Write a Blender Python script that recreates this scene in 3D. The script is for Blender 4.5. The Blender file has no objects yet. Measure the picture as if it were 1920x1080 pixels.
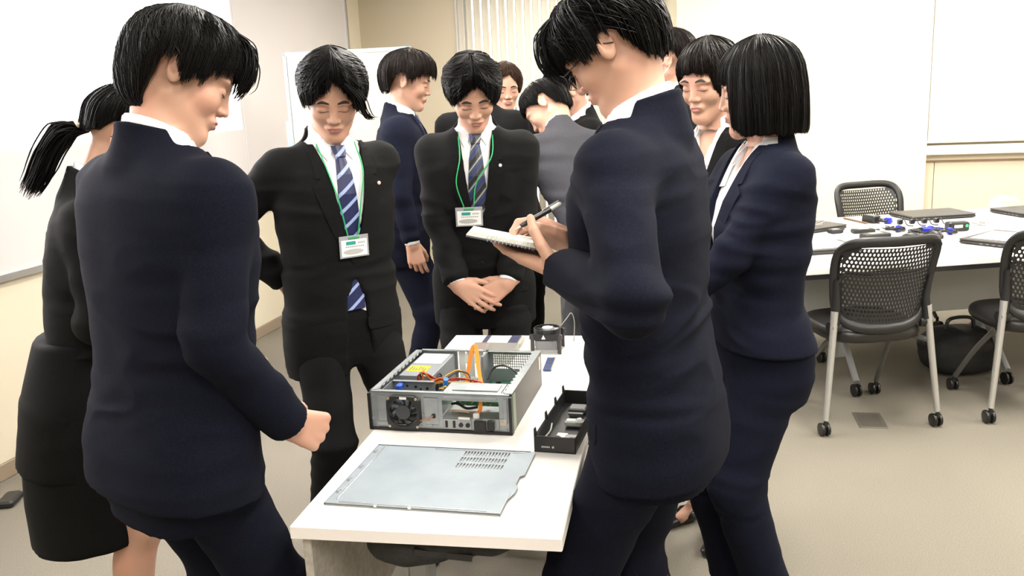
import bpy, math, random
import numpy as np
from mathutils import Matrix, Vector

# ------------------------------------------------------------------ camera
scene = bpy.context.scene
COL = scene.collection
FPX = 1650.0                       # focal length in pixels of the 1920 px frame
CAM = np.array([0.0, 0.0, 1.55])


def cam_axes(f=FPX, slope=.0456, hy=177., xvp=1340.):
    r = math.atan(slope)
    p = math.atan((540 - hy) * math.cos(r) / f)
    n = np.array([math.sin(r) * math.cos(p), math.cos(r) * math.cos(p), math.sin(p)])
    vp = np.array([xvp - 960, (hy - slope * (xvp - 960)) - 540, f])
    vp /= np.linalg.norm(vp)
    up = -n
    Y = vp - up * vp.dot(up)
    Y /= np.linalg.norm(Y)
    X = np.cross(Y, up)
    return np.array([X, Y, up])    # world = R @ (right, down, forward)


RC = cam_axes()
cd = bpy.data.cameras.new('camera')
cam = bpy.data.objects.new('camera', cd)
COL.objects.link(cam)
cd.sensor_width = 36.0
cd.lens = 36.0 * FPX / 1920.0
cd.clip_end = 60
M4 = Matrix.Identity(4)
for i in range(3):
    M4[i][0] = RC[i][0]
    M4[i][1] = -RC[i][1]
    M4[i][2] = -RC[i][2]
    M4[i][3] = CAM[i]
cam.matrix_world = M4
scene.camera = cam

# ------------------------------------------------------------------ look
vs = scene.view_settings
vs.view_transform = 'Standard'
vs.look = 'None'
vs.gamma = 1.0
vs.use_curve_mapping = False
vs.exposure = 0.40
try:
    scene.cycles.max_bounces = 6
    scene.cycles.diffuse_bounces = 3
    scene.cycles.use_denoising = True
except Exception:
    pass

# ------------------------------------------------------------------ world
world = bpy.data.worlds.new('world')
scene.world = world
world.use_nodes = True
bg = world.node_tree.nodes['Background']
bg.inputs[0].default_value = (0.95, 0.97, 1.0, 1)
bg.inputs[1].default_value = 2.6     # daylight outside the window

# ------------------------------------------------------------------ ceiling lights and one added fill


def area_light(name, loc, sx, sy, power, color=(1, .955, .88)):
    l = bpy.data.lights.new(name, 'AREA')
    l.shape = 'RECTANGLE'
    l.size = sx
    l.size_y = sy
    l.energy = power
    l.color = color
    o = bpy.data.objects.new(name, l)
    COL.objects.link(o)
    o.location = loc
    return o


for (lx, ly, pw) in [(-2.0, -0.6, 22), (0.2, -0.6, 46), (2.4, -0.6, 40),
                     (-1.9, 1.5, 14), (0.3, 1.6, 50), (2.5, 1.6, 46),
                     (-1.0, 3.6, 46), (0.9, 3.8, 60), (2.9, 3.8, 60), (-1.3, 6.0, 34),  # last in this row is added to brighten the left of the far wall
                     (0.9, 6.2, 54), (3.0, 6.2, 50)]:
    area_light('ceiling_and_fill_lamp', (lx, ly, 2.66), 0.35, 1.3, pw)
# the projector under the ceiling that throws the slide onto the board on the left wall


# ------------------------------------------------------------------ materials
MATS = {}


def mat(name, color=(.5, .5, .5), rough=.5, metal=0., spec=.5, bump=None, var=None, emit=None, alpha=None,
        trans=0., sheen=0., coat=0., aniso=0.):
    """bump=(scale, strength, distance); var=(scale, other colour, low, high)"""
    if name in MATS:
        return MATS[name]
    m = bpy.data.materials.new(name)
    m.use_nodes = True
    nt = m.node_tree
    b = nt.nodes['Principled BSDF']
    b.inputs['Base Color'].default_value = (*color, 1)
    b.inputs['Roughness'].default_value = rough
    b.inputs['Metallic'].default_value = metal
    b.inputs['Specular IOR Level'].default_value = spec
    if trans:
        b.inputs['Transmission Weight'].default_value = trans
    if sheen:
        b.inputs['Sheen Weight'].default_value = sheen
        b.inputs['Sheen Roughness'].default_value = .5
    if coat:
        b.inputs['Coat Weight'].default_value = coat
    if aniso:
        b.inputs['Anisotropic'].default_value = aniso
    if alpha is not None:
        b.inputs['Alpha'].default_value = alpha
    if emit:
        b.inputs['Emission Color'].default_value = (*emit[0], 1)
        b.inputs['Emission Strength'].default_value = emit[1]
    tc = nt.nodes.new('ShaderNodeTexCoord')
    if bump:
        n = nt.nodes.new('ShaderNodeTexNoise')
        n.inputs['Scale'].default_value = bump[0]
        n.inputs['Detail'].default_value = 3
        nt.links.new(tc.outputs['Object'], n.inputs['Vector'])
        bp = nt.nodes.new('ShaderNodeBump')
        bp.inputs['Strength'].default_value = bump[1]
        bp.inputs['Distance'].default_value = bump[2]
        nt.links.new(n.outputs['Fac'], bp.inputs['Height'])
        nt.links.new(bp.outputs['Normal'], b.inputs['Normal'])
    if var:
        n = nt.nodes.new('ShaderNodeTexNoise')
        n.inputs['Scale'].default_value = var[0]
        n.inputs['Detail'].default_value = 4
        nt.links.new(tc.outputs['Object'], n.inputs['Vector'])
        r = nt.nodes.new('ShaderNodeMapRange')
        r.inputs[1].default_value = var[2]
        r.inputs[2].default_value = var[3]
        nt.links.new(n.outputs['Fac'], r.inputs[0])
        mx = nt.nodes.new('ShaderNodeMix')
        mx.data_type = 'RGBA'
        mx.inputs[6].default_value = (*color, 1)
        mx.inputs[7].default_value = (*var[1], 1)
        nt.links.new(r.outputs[0], mx.inputs[0])
        nt.links.new(mx.outputs[2], b.inputs['Base Color'])
    MATS[name] = m
    return m


def cloth(name, c, rough=.86, spec=.14):
    return mat(name, c, rough, spec=spec, bump=(700, .25, .001), var=(350, tuple(x * 1.5 + .002 for x in c), .45, .75), sheen=.0)


NAVY = cloth('navy_wool', (.0042, .0050, .0108), .9, .09)
NAVY2 = cloth('blue_navy_wool', (.0050, .0062, .0140), .9, .10)
BLACK = cloth('black_wool', (.0048, .0048, .0049))
BLACK2 = cloth('soft_black_wool', (.0042, .0041, .0042))
GREY = cloth('grey_wool', (.036, .036, .042), .9, .2)
SHIRT = mat('white_shirt_cotton', (.82, .83, .86), .8, spec=.2, bump=(500, .15, .001))
SKIN = mat('skin', (.50, .29, .205), .5, spec=.35, bump=(300, .08, .0006), var=(14, (.58, .29, .21), .45, .8))
LIPS = mat('lips', (.42, .17, .14), .45)
BROW = mat('brow_hair', (.03, .022, .018), .7)


def hair_mat(name, c, rough=.42):
    m = mat(name, c, rough, spec=.10, bump=None)
    nt = m.node_tree
    b = nt.nodes['Principled BSDF']
    at = nt.nodes.new('ShaderNodeUVMap')
    mp = nt.nodes.new('ShaderNodeMapping')
    mp.inputs['Scale'].default_value = (110, 2.0, 1)
    n = nt.nodes.new('ShaderNodeTexNoise')
    n.inputs['Scale'].default_value = 1.0
    n.inputs['Detail'].default_value = 3
    bp = nt.nodes.new('ShaderNodeBump')
    bp.inputs['Strength'].default_value = .5
    bp.inputs['Distance'].default_value = .004
    nt.links.new(at.outputs[0], mp.inputs[0])
    nt.links.new(mp.outputs[0], n.inputs['Vector'])
    nt.links.new(n.outputs['Fac'], bp.inputs['Height'])
    nt.links.new(bp.outputs['Normal'], b.inputs['Normal'])
    return m


HAIR = hair_mat('black_hair', (.0040, .0035, .0034))
HAIRB = hair_mat('dark_brown_hair', (.009, .0062, .0050))
HAIRC = hair_mat('brown_hair', (.035, .018, .011))

# ------------------------------------------------------------------ object helpers


def link_mesh(name, V, F, m, parent=None, smooth=True, mats=None, midx=None, uv=None):
    me = bpy.data.meshes.new(name)
    V = np.asarray(V, dtype=np.float64)
    if isinstance(F, np.ndarray):
        F = F.tolist()
    me.from_pydata(V.tolist(), [], F)
    me.update()
    o = bpy.data.objects.new(name, me)
    COL.objects.link(o)
    if mats:
        for x in mats:
            me.materials.append(x)
        if midx is not None:
            me.polygons.foreach_set('material_index', np.asarray(midx, dtype=np.int32))
    elif m:
        me.materials.append(m)
    if smooth:
        me.polygons.foreach_set('use_smooth', [True] * len(me.polygons))
    if uv is not None:
        ul = me.uv_layers.new(name='UVMap')
        li = np.empty(len(me.loops), dtype=np.int32)
        me.loops.foreach_get('vertex_index', li)
        ul.data.foreach_set('uv', np.asarray(uv)[li].astype(np.float32).ravel())
    if parent:
        o.parent = parent
    return o


def tag(o, label=None, cat=None, group=None, kind=None):
    if label:
        o['label'] = label
    if cat:
        o['category'] = cat
    if group:
        o['group'] = group
    if kind:
        o['kind'] = kind
    return o


def empty(name, label, cat, loc=(0, 0, 0), rz=0., group=None):
    o = bpy.data.objects.new(name, None)
    o.empty_display_size = .05
    COL.objects.link(o)
    o.location = loc
    o.rotation_euler = (0, 0, rz)
    return tag(o, label, cat, group)


def copy_tree(o, parent=None):
    c = o.copy()
    COL.objects.link(c)
    if parent:
        c.parent = parent
    for ch in list(o.children):
        copy_tree(ch, c)
    return c


class MB:
    """collects simple solids into one mesh"""

    def __init__(s):
        s.V = []
        s.F = []
        s.M = []
        s.n = 0
        s.mi = 0

    def add(s, V, F):
        V = [tuple(v) for v in V]
        s.V += V
        s.F += [tuple(i + s.n for i in f) for f in F]
        s.M += [s.mi] * len(F)
        s.n += len(V)
        return s

    def box(s, x0, x1, y0, y1, z0, z1, T=None, bv=0.):
        if bv > 0:
            b = min(bv, (x1 - x0) * .45, (y1 - y0) * .45, (z1 - z0) * .45)
            V = []
            for z, i in ((z0, b), (z0 + b, 0), (z1 - b, 0), (z1, b)):
                xa, xb, ya, yb = x0 + i, x1 - i, y0 + i, y1 - i
                c = b
                V += [(xa + c, ya, z), (xb - c, ya, z), (xb, ya + c, z), (xb, yb - c, z), (xb - c, yb, z), (xa + c, yb, z), (xa, yb - c, z), (xa, ya + c, z)]
            F = [tuple(reversed(range(8)))] + [(k * 8 + i, k * 8 + (i + 1) % 8, k * 8 + 8 + (i + 1) % 8, k * 8 + 8 + i) for k in range(3) for i in range(8)] + [tuple(range(24, 32))]
        else:
            V = [(x, y, z) for z in (z0, z1) for y in (y0, y1) for x in (x0, x1)]
            F = [(0, 2, 3, 1), (4, 5, 7, 6), (0, 1, 5, 4), (2, 6, 7, 3), (0, 4, 6, 2), (1, 3, 7, 5)]
        if T is not None:
            V = [tuple(T @ Vector(v)) for v in V]
        return s.add(V, F)

    def tube(s, pts, r, n=8, cap=True, closed=False):
        P = np.asarray(pts, float)
        k = len(P)
        rr = np.full(k, r, float) if np.isscalar(r) else np.asarray(r, float)
        if closed:
            t = np.roll(P, -1, 0) - np.roll(P, 1, 0)
        else:
            t = np.gradient(P, axis=0)
        t /= np.linalg.norm(t, axis=1)[:, None] + 1e-12
        a = np.array([0, 0, 1.]) if abs(t[0][2]) < .9 else np.array([1., 0, 0])
        V = []
        u = a - t[0] * a.dot(t[0])
        u /= np.linalg.norm(u)
        for i in range(k):
            u = u - t[i] * u.dot(t[i])
            u /= np.linalg.norm(u) + 1e-12
            v = np.cross(t[i], u)
            for j in range(n):
                q = 2 * math.pi * j / n
                V.append(P[i] + rr[i] * (math.cos(q) * u + math.sin(q) * v))
        F = []
        kk = k if closed else k - 1
        for i in range(kk):
            i2 = (i + 1) % k
            for j in range(n):
                F.append((i * n + j, i * n + (j + 1) % n, i2 * n + (j + 1) % n, i2 * n + j))
        if cap and not closed:
            F.append(tuple(reversed(range(n))))
            F.append(tuple(range((k - 1) * n, k * n)))
        return s.add(V, F)

    def cyl(s, p, q, r, n=16, r2=None):
        return s.tube([p, q], [r, r if r2 is None else r2], n)

    def prism(s, pts, z0, z1, T=None):
        """pts: xy outline, extruded"""
        n = len(pts)
        V = [(x, y, z0) for x, y in pts] + [(x, y, z1) for x, y in pts]
        F = [tuple(reversed(range(n))), tuple(range(n, 2 * n))] + [(i, (i + 1) % n, n + (i + 1) % n, n + i) for i in range(n)]
        if T is not None:
            V = [tuple(T @ Vector(v)) for v in V]
        return s.add(V, F)

    def lathe(s, prof, c=(0, 0, 0), n=24, T=None):
        V = []
        for r, z in prof:
            for j in range(n):
                q = 2 * math.pi * j / n
                V.append((c[0] + r * math.cos(q), c[1] + r * math.sin(q), c[2] + z))
        k = len(prof)
        F = [(i * n + j, i * n + (j + 1) % n, (i + 1) * n + (j + 1) % n, (i + 1) * n + j) for i in range(k - 1) for j in range(n)]
        F += [tuple(reversed(range(n))), tuple(range((k - 1) * n, k * n))]
        if T is not None:
            V = [tuple(T @ Vector(v)) for v in V]
        return s.add(V, F)

    def build(s, name, m, parent=None, smooth=False, mats=None, T=None):
        V = s.V
        if T is not None:
            V = [tuple(T @ Vector(v)) for v in V]
        o = link_mesh(name, V, s.F, m, parent, smooth=False, mats=mats, midx=s.M if mats else None)
        if smooth:
            o.data.polygons.foreach_set('use_smooth', [True] * len(o.data.polygons))
            try:
                o.data.set_sharp_from_angle(angle=math.radians(40))
            except Exception:
                pass
        return o


def spline(pts, n=12):
    """Catmull-Rom through the points"""
    P = np.asarray(pts, float)
    P = np.vstack([2 * P[0] - P[1], P, 2 * P[-1] - P[-2]])
    out = []
    for i in range(1, len(P) - 2):
        for k in range(n):
            t = k / n
            a, b, c, d = P[i - 1], P[i], P[i + 1], P[i + 2]
            out.append(.5 * ((2 * b) + (-a + c) * t + (2 * a - 5 * b + 4 * c - d) * t * t + (-a + 3 * b - 3 * c + d) * t ** 3))
    out.append(P[-2])
    return np.array(out)


def Tm(loc=(0, 0, 0), rx=0., ry=0., rz=0.):
    return Matrix.Translation(loc) @ Matrix.Rotation(rz, 4, 'Z') @ Matrix.Rotation(ry, 4, 'Y') @ Matrix.Rotation(rx, 4, 'X')
# ------------------------------------------------------------------ figures: implicit surfaces
def Rx(a):
    a = math.radians(a)
    c, s = math.cos(a), math.sin(a)
    return np.array([[1, 0, 0], [0, c, -s], [0, s, c]])


def Ry(a):
    a = math.radians(a)
    c, s = math.cos(a), math.sin(a)
    return np.array([[c, 0, s], [0, 1, 0], [-s, 0, c]])


def Rz(a):
    a = math.radians(a)
    c, s = math.cos(a), math.sin(a)
    return np.array([[c, -s, 0], [s, c, 0], [0, 0, 1]])


def smin(a, b, k):
    if np.isscalar(k) and k <= 0:
        return np.minimum(a, b)
    h = np.clip(.5 + .5 * (b - a) / k, 0, 1)
    return b * (1 - h) + a * h - k * h * (1 - h)


def smax(a, b, k):
    return -smin(-a, -b, k)


def cone(p, a, b, ra, rb):
    a = np.asarray(a, float)
    b = np.asarray(b, float)
    ba = b - a
    pa = p - a
    h = np.clip(pa @ ba / (ba @ ba), 0, 1)
    return np.linalg.norm(pa - h[:, None] * ba, axis=1) - (ra + (rb - ra) * h)


def ell(p, c, r, R=None):
    q = p - np.asarray(c)
    if R is not None:
        q = q @ R
    r = np.asarray(r, float)
    k0 = np.linalg.norm(q / r, axis=1)
    k1 = np.linalg.norm(q / (r * r), axis=1) + 1e-9
    return k0 * (k0 - 1) / k1


def loft(q, tab, p=2.4):
    """q in the loft's frame; tab rows: z, half width, half depth, y centre"""
    T = np.asarray(tab, float)
    z = q[:, 2]
    w = np.interp(z, T[:, 0], T[:, 1])
    d = np.interp(z, T[:, 0], T[:, 2])
    c = np.interp(z, T[:, 0], T[:, 3])
    r = ((np.abs(q[:, 0]) / w) ** p + (np.abs(q[:, 1] - c) / d) ** p) ** (1 / p)
    f = (r - 1) * np.minimum(w, d)
    return np.maximum(f, np.maximum(T[0, 0] - z, z - T[-1, 0]))


def surface_nets(f, lo, hi, h):
    lo = np.asarray(lo, float)
    hi = np.asarray(hi, float)
    B = 6
    nb = np.ceil((hi - lo) / (h * B)).astype(int) + 1
    n = nb * B
    gi = np.stack(np.meshgrid(*[np.arange(k) for k in nb], indexing='ij'), -1).reshape(-1, 3)
    cen = lo + (gi * B + (B - 1) / 2) * h
    dc = f(cen)
    near = np.abs(dc) < h * B * 1.9
    V = np.empty((nb[0], B, nb[1], B, nb[2], B), np.float32)
    V[:] = np.where(dc < 0, -1, 1).reshape(nb)[:, None, :, None, :, None]
    loc = np.stack(np.meshgrid(*[np.arange(B)] * 3, indexing='ij'), -1).reshape(-1, 3)
    g = gi[near]
    step = 1500
    for s0 in range(0, len(g), step):
        gg = g[s0:s0 + step]
        P = (lo + (gg[:, None, :] * B + loc[None]) * h).reshape(-1, 3)
        val = f(P).reshape(-1, B, B, B)
        V[gg[:, 0], :, gg[:, 1], :, gg[:, 2], :] = val
    V = V.reshape(n)
    S = V < 0
    m = S[:-1, :-1, :-1].astype(np.int8)
    cnt = np.zeros(np.array(n) - 1, np.int8)
    for dx in (0, 1):
        for dy in (0, 1):
            for dz in (0, 1):
                cnt += S[dx:n[0] - 1 + dx, dy:n[1] - 1 + dy, dz:n[2] - 1 + dz]
    act = (cnt > 0) & (cnt < 8)
    idx = np.argwhere(act)
    vid = -np.ones(act.shape, np.int64)
    vid[act] = np.arange(len(idx))
    acc = np.zeros((len(idx), 3))
    num = np.zeros(len(idx))
    cor = [(a, b, c) for a in (0, 1) for b in (0, 1) for c in (0, 1)]
    for a in cor:
        for ax in range(3):
            if a[ax]:
                continue
            b = list(a)
            b[ax] = 1
            va = V[idx[:, 0] + a[0], idx[:, 1] + a[1], idx[:, 2] + a[2]]
            vb = V[idx[:, 0] + b[0], idx[:, 1] + b[1], idx[:, 2] + b[2]]
            x = (va < 0) != (vb < 0)
            t = np.where(x, va / np.where(x, va - vb, 1), 0)
            pt = np.tile(np.array(a, float), (len(idx), 1))
            pt[:, ax] = t
            acc += pt * x[:, None]
            num += x
    P = lo + (idx + acc / num[:, None]) * h
    Fs = []
    for ax in range(3):
        o1, o2 = (ax + 1) % 3, (ax + 2) % 3
        sl0 = [slice(1, -1)] * 3
        sl1 = [slice(1, -1)] * 3
        sl0[ax] = slice(0, -1)
        sl1[ax] = slice(1, None)
        s0 = S[tuple(sl0)]
        s1 = S[tuple(sl1)]
        e = np.argwhere(s0 != s1)
        off = np.array([1, 1, 1])
        off[ax] = 0
        e = e + off
        fl = S[e[:, 0], e[:, 1], e[:, 2]]
        u = np.zeros(3, int)
        w = np.zeros(3, int)
        u[o1] = 1
        w[o2] = 1
        c = [e - u - w, e - w, e, e - u]
        q = np.stack([vid[k[:, 0], k[:, 1], k[:, 2]] for k in c], 1)
        q[~fl] = q[~fl][:, ::-1]
        Fs.append(q)
    F = np.vstack(Fs)
    F = F[(F >= 0).all(1)]
    return P, F


def vnormals(P, F):
    a = P[F[:, 2]] - P[F[:, 0]]
    b = P[F[:, 3]] - P[F[:, 1]]
    fn = np.cross(a, b)
    N = np.zeros_like(P)
    for k in range(4):
        for j in range(3):
            N[:, j] += np.bincount(F[:, k], fn[:, j], len(P))
    return N / (np.linalg.norm(N, axis=1)[:, None] + 1e-12)


_rs = np.random.RandomState(5)
_PERM = _rs.permutation(4096)
_VAL = _rs.uniform(-1, 1, 4096)


def noise3(p):
    p = np.asarray(p, float) + 100.0
    i = np.floor(p).astype(np.int64)
    f = p - i
    f = f * f * (3 - 2 * f)

    def hsh(x, y, z):
        return _VAL[_PERM[(_PERM[(_PERM[x & 4095] + y) & 4095] + z) & 4095]]
    r = 0
    for dx in (0, 1):
        wx = f[:, 0] if dx else 1 - f[:, 0]
        for dy in (0, 1):
            wy = f[:, 1] if dy else 1 - f[:, 1]
            for dz in (0, 1):
                wz = f[:, 2] if dz else 1 - f[:, 2]
                r = r + wx * wy * wz * hsh(i[:, 0] + dx, i[:, 1] + dy, i[:, 2] + dz)
    return r


def fold(p, amp, scale=9., seed=0., tilt=(0.5, .3, 1.6)):
    """soft cloth creases"""
    q = p * np.asarray(tilt) * scale + seed
    w = np.stack([noise3(q * .7 + 11), noise3(q * .7 + 37), noise3(q * .7 + 71)], 1)
    a = noise3(q + w * .9)
    r = 1 - np.abs(a) * 2.2
    b = noise3(q * 2.3 + w * 1.2 + 9)
    return amp * (np.clip(r, -.6, 1) * .75 + b * .35)


def trace(f, o, d, L=.5, n=60):
    """first hit of rays o + t d with f = 0, from outside; returns points (nan where missed)"""
    o = np.asarray(o, float)
    d = np.asarray(d, float)
    if d.ndim == 1:
        d = np.tile(d, (len(o), 1))
    ts = np.linspace(0, L, n)
    prev = f(o)
    hit = np.full(len(o), np.nan)
    lo = np.zeros(len(o))
    found = np.zeros(len(o), bool)
    for k in range(1, n):
        v = f(o + d * ts[k])
        c = (~found) & (v < 0) & (prev >= 0)
        lo[c] = ts[k - 1]
        found |= c
        prev = v
    hi = lo + L / (n - 1)
    for _ in range(12):
        mid = (lo + hi) / 2
        v = f(o + d * mid[:, None])
        lo = np.where(v < 0, lo, mid)
        hi = np.where(v < 0, mid, hi)
    hit[found] = hi[found]
    return o + d * hit[:, None], found


def sheet(Pgrid, N, th, bevel=True):
    """a grid of points (r, c, 3) thickened by th along N (r, c, 3); returns V, F"""
    r, c, _ = Pgrid.shape
    top = Pgrid + N * th
    V = np.vstack([Pgrid.reshape(-1, 3), top.reshape(-1, 3)])
    F = []
    k = r * c
    for i in range(r - 1):
        for j in range(c - 1):
            a, b, d, e = i * c + j, i * c + j + 1, (i + 1) * c + j + 1, (i + 1) * c + j
            F.append((a, b, d, e))
            F.append((k + a, k + e, k + d, k + b))
    for i in range(r - 1):
        a, b = i * c, (i + 1) * c
        F.append((a, b, k + b, k + a))
        a, b = i * c + c - 1, (i + 1) * c + c - 1
        F.append((a, k + a, k + b, b))
    for j in range(c - 1):
        a, b = j, j + 1
        F.append((a, k + a, k + b, b))
        a, b = (r - 1) * c + j, (r - 1) * c + j + 1
        F.append((a, b, k + b, k + a))
    return V, F
# ------------------------------------------------------------------ the room
WX, FY = -3.03, 7.53               # left wall, far wall
CREAM = mat('cream_wall_paint', (.76, .69, .55), .85, spec=.2, bump=(160, .05, .001))
BEIGE = mat('beige_wall_paint', (.60, .53, .40), .85, spec=.2, bump=(160, .05, .001))
PALE = mat('pale_yellow_wall_paint', (.80, .745, .585), .85, spec=.2, bump=(160, .05, .001))
CARPET = mat('grey_beige_carpet', (.235, .215, .175), .95, spec=.1, bump=(900, .4, .002), var=(260, (.165, .15, .122), .40, .66))
WHITEB = mat('glossy_white_board', (.68, .65, .66), .15, spec=.5)
ALU = mat('brushed_aluminium', (.62, .63, .65), .35, metal=.9)
GREYP = mat('grey_painted_steel', (.36, .37, .38), .45, metal=.2)
DARKP = mat('black_plastic', (.013, .013, .014), .42, spec=.5)
WHITEP = mat('white_laminate', (.83, .81, .78), .38, spec=.45)
BROWNB = mat('brown_baseboard', (.30, .235, .17), .6)


def struct(name, mb, m, parent=None, smooth=False):
    o = mb.build(name, m, parent, smooth)
    if parent is None:
        o['kind'] = 'structure'
    return o


struct('floor', MB().box(WX - .2, 5.2, -3.0, FY + .8, -.1, 0), CARPET)
struct('ceiling', MB().box(WX - .2, 5.2, -3.0, FY + .2, 2.72, 2.8), mat('ceiling_board', (.75, .73, .69), .9))
struct('wall_left', MB().box(WX - .15, WX, -3.0, FY + .15, 0, 2.72), CREAM)
struct('wall_right', MB().box(5.0, 5.15, -3.0, FY + .15, 0, 2.72), CREAM)
struct('wall_back', MB().box(WX, 5.0, -3.0, -2.85, 0, 2.72), CREAM)
# far wall with the window opening between x = -2.10 and x = -.42
wx0, wx1, wz0, wz1 = -2.10, -.42, .35, 2.55
m = MB()
m.box(WX, wx0, FY, FY + .15, 0, 2.72)
m.box(wx1, 5.0, FY, FY + .15, 0, 2.72)
m.box(wx0, wx1, FY, FY + .15, 0, wz0)
m.box(wx0, wx1, FY, FY + .15, wz1, 2.72)
struct('wall_far', m, BEIGE)
struct('wall_column', MB().box(-.296, 1.60, FY - .12, FY, 0, 2.72), PALE)
m = MB()
m.box(-.42, -.30, FY - .02, FY, 0, 2.72)
struct('trim_1', m, PALE)
wf = MB()
wf.box(wx0, wx0 + .045, FY + .02, FY + .09, wz0, wz1).box(wx1 - .045, wx1, FY + .02, FY + .09, wz0, wz1)
wf.box(wx0, wx1, FY + .02, FY + .09, wz0, wz0 + .05).box(wx0, wx1, FY + .02, FY + .09, wz1 - .05, wz1)
wf.box(-1.28, -1.24, FY + .03, FY + .08, wz0, wz1)
wo = struct('window_1', wf, mat('window_frame_white', (.85, .85, .83), .4))
g = MB().box(wx0 + .04, wx1 - .04, FY + .05, FY + .056, wz0 + .04, wz1 - .04).build('pane', mat('window_glass', (.9, .95, .95), .0, trans=1., spec=.5), wo)
struct('trim_2', MB().box(wx0 - .055, wx0 + .0, FY - .012, FY + .02, wz0 - .05, wz1 + .05), mat('window_frame_white', (.85, .85, .83)))
m = MB().box(WX, WX + .012, -2.8, FY - .02, 0, .075, bv=.004)
struct('baseboard_left', m, BROWNB)
struct('baseboard_far', MB().box(WX + .012, -.3, FY - .012, FY, 0, .075), BROWNB)
struct('baseboard_column', MB().box(-.296, 1.60, FY - .132, FY - .12, 0, .075), BROWNB)

# glossy white board that covers the upper left wall, used as the screen
b = empty('wall_whiteboard', 'large glossy white wall board with the bright projected slide, along the left wall', 'whiteboard', (WX, 4.0, 0))
MB().box(.0, .022, -4.0, 3.17, .885, 2.60).build('board_surface', WHITEB, b)
m = MB().box(0, .034, -4.0, 3.20, .855, .885).box(0, .034, 3.17, 3.20, .885, 2.60)
m.build('frame', ALU, b)
m = MB().box(.022, .0235, 1.34, 1.352, .885, 2.60)
m.build('joint_strip', mat('pale_joint', (.7, .7, .72), .4), b)

# vertical blinds
vb = empty('vertical_blind', 'beige vertical blind with light shining between the slats, on the far wall', 'blind', (-1.26, FY - .06, 0))
MB().box(-.88, .86, -.03, .02, 2.56, 2.60).build('head_rail', mat('window_frame_white', (.85, .85, .83)), vb)
SL = mat('blind_fabric', (.74, .69, .58), .9)
slat = None
n = 24
for i in range(n):
    x = -.835 + i * .072
    if slat is None:
        m = MB()
        V, F = sheet(np.array([[[(u - .5) * .068, .004 * math.cos((u - .5) * 3), z] for u in np.linspace(0, 1, 7)] for z in (.30, 2.56)]), np.tile(np.array([0, -1., 0]), (2, 7, 1)), .0012)
        slat = link_mesh('slat', V, F, SL, vb)
        slat.location = (x, 0, 0)
        slat.rotation_euler = (0, 0, math.radians(-22))
    else:
        c = slat.copy()
        COL.objects.link(c)
        c.parent = vb
        c.location = (x, 0, 0)
        c.rotation_euler = (0, 0, math.radians(-22 + (i * 7 % 5 - 2) * 1.2))

# the built-in board and cabinet on the right of the far wall
rb = empty('built_in_whiteboard', 'wide white board above a beige panel, right of the pale column', 'whiteboard', (1.60, FY, 0))
MB().box(0.02, 3.3, -.05, 0, 1.055, 2.5).build('board_surface', WHITEP, rb)
MB().box(0.0, 3.3, -.062, 0, 1.035, 1.055).build('lower_frame', mat('ivory_frame', (.74, .69, .55), .5), rb)
MB().box(-.005, 3.3, -.12, 0, .945, 1.015, bv=.006).build('marker_ledge', mat('ivory_ledge', (.86, .83, .74), .4), rb)
lp = MB().box(-.003, 3.3, -.05, 0, .90, .945).build('rail', mat('ivory_rail', (.76, .66, .50), .5), rb)
MB().box(-.003, 3.3, -.056, 0, .886, .899).build('brown_strip', mat('brown_gap', (.30, .20, .13), .7), rb)  # thin solid brown strip below the rail
MB().box(0.0, .076, -.045, 0, 0.0, .886).build('side_panel', mat('sand_panel', (.74, .64, .49), .6), rb)
MB().box(.081, 3.3, -.045, 0, 0.0, .886).build('front_panel', mat('sand_panel', ()), rb)

# free standing whiteboard
sb = empty('standing_whiteboard', 'white board on a castor stand behind the man with the blue striped tie', 'whiteboard', (-2.13, 5.05, 0), math.radians(4))
MB().box(-.375, .375, -.01, .01, .86, 1.83).build('board_surface', mat('ivory_whiteboard', (.55, .53, .45), .3), sb)
m = MB()
m.box(-.39, .39, -.016, .016, 1.83, 1.852).box(-.39, .39, -.016, .016, .84, .862)
m.box(-.392, -.372, -.016, .016, .84, 1.852).box(.372, .392, -.016, .016, .84, 1.852)
m.build('frame', mat('pale_blue_grey_frame', (.34, .45, .48), .4, metal=.3), sb)
m = MB().box(-.37, .37, -.075, -.012, .845, .858)
m.build('marker_tray', ALU, sb)
for sx in (-.40, .40):
    m = MB().box(sx - .014, sx + .014, -.014, .014, .10, 1.45, bv=.004).box(sx - .018, sx + .018, -.28, .28, .07, .10, bv=.006)
    lg = m.build('leg', mat('pale_blue_grey_frame', ()), sb)
    for sy in (-.26, .26):
        MB().cyl((sx - .01, sy, .032), (sx + .01, sy, .032), .03).build('castor', DARKP, lg, smooth=True)

# projector light: a lamp in the ceiling that throws the white slide onto the board
sp = bpy.data.lights.new('projector_lamp', 'SPOT')
so = bpy.data.objects.new('projector_lamp', sp)
COL.objects.link(so)
PX = np.array([-1.0, 3.2, 2.62])
so.location = PX
tgt = np.array([WX, 3.2, 1.95])
so.rotation_euler = Vector(tgt - PX).to_track_quat('-Z', 'Y').to_euler()
sp.energy = 900
sp.spot_size = math.radians(130)
sp.spot_blend = 0
sp.shadow_soft_size = .01
sp.use_nodes = True
nt = sp.node_tree
em = nt.nodes['Emission']
ge = nt.nodes.new('ShaderNodeNewGeometry')
# direction of the ray in world space; intersect it with the plane of the board and keep the slide rectangle
sx_ = nt.nodes.new('ShaderNodeSeparateXYZ')
nt.links.new(ge.outputs['Incoming'], sx_.inputs[0])


def mth(op, a, b=None):
    n = nt.nodes.new('ShaderNodeMath')
    n.operation = op
    for i, v in enumerate((a, b)):
        if v is None:
            continue
        if isinstance(v, (int, float)):
            n.inputs[i].default_value = v
        else:
            nt.links.new(v, n.inputs[i])
    return n.outputs[0]


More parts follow.
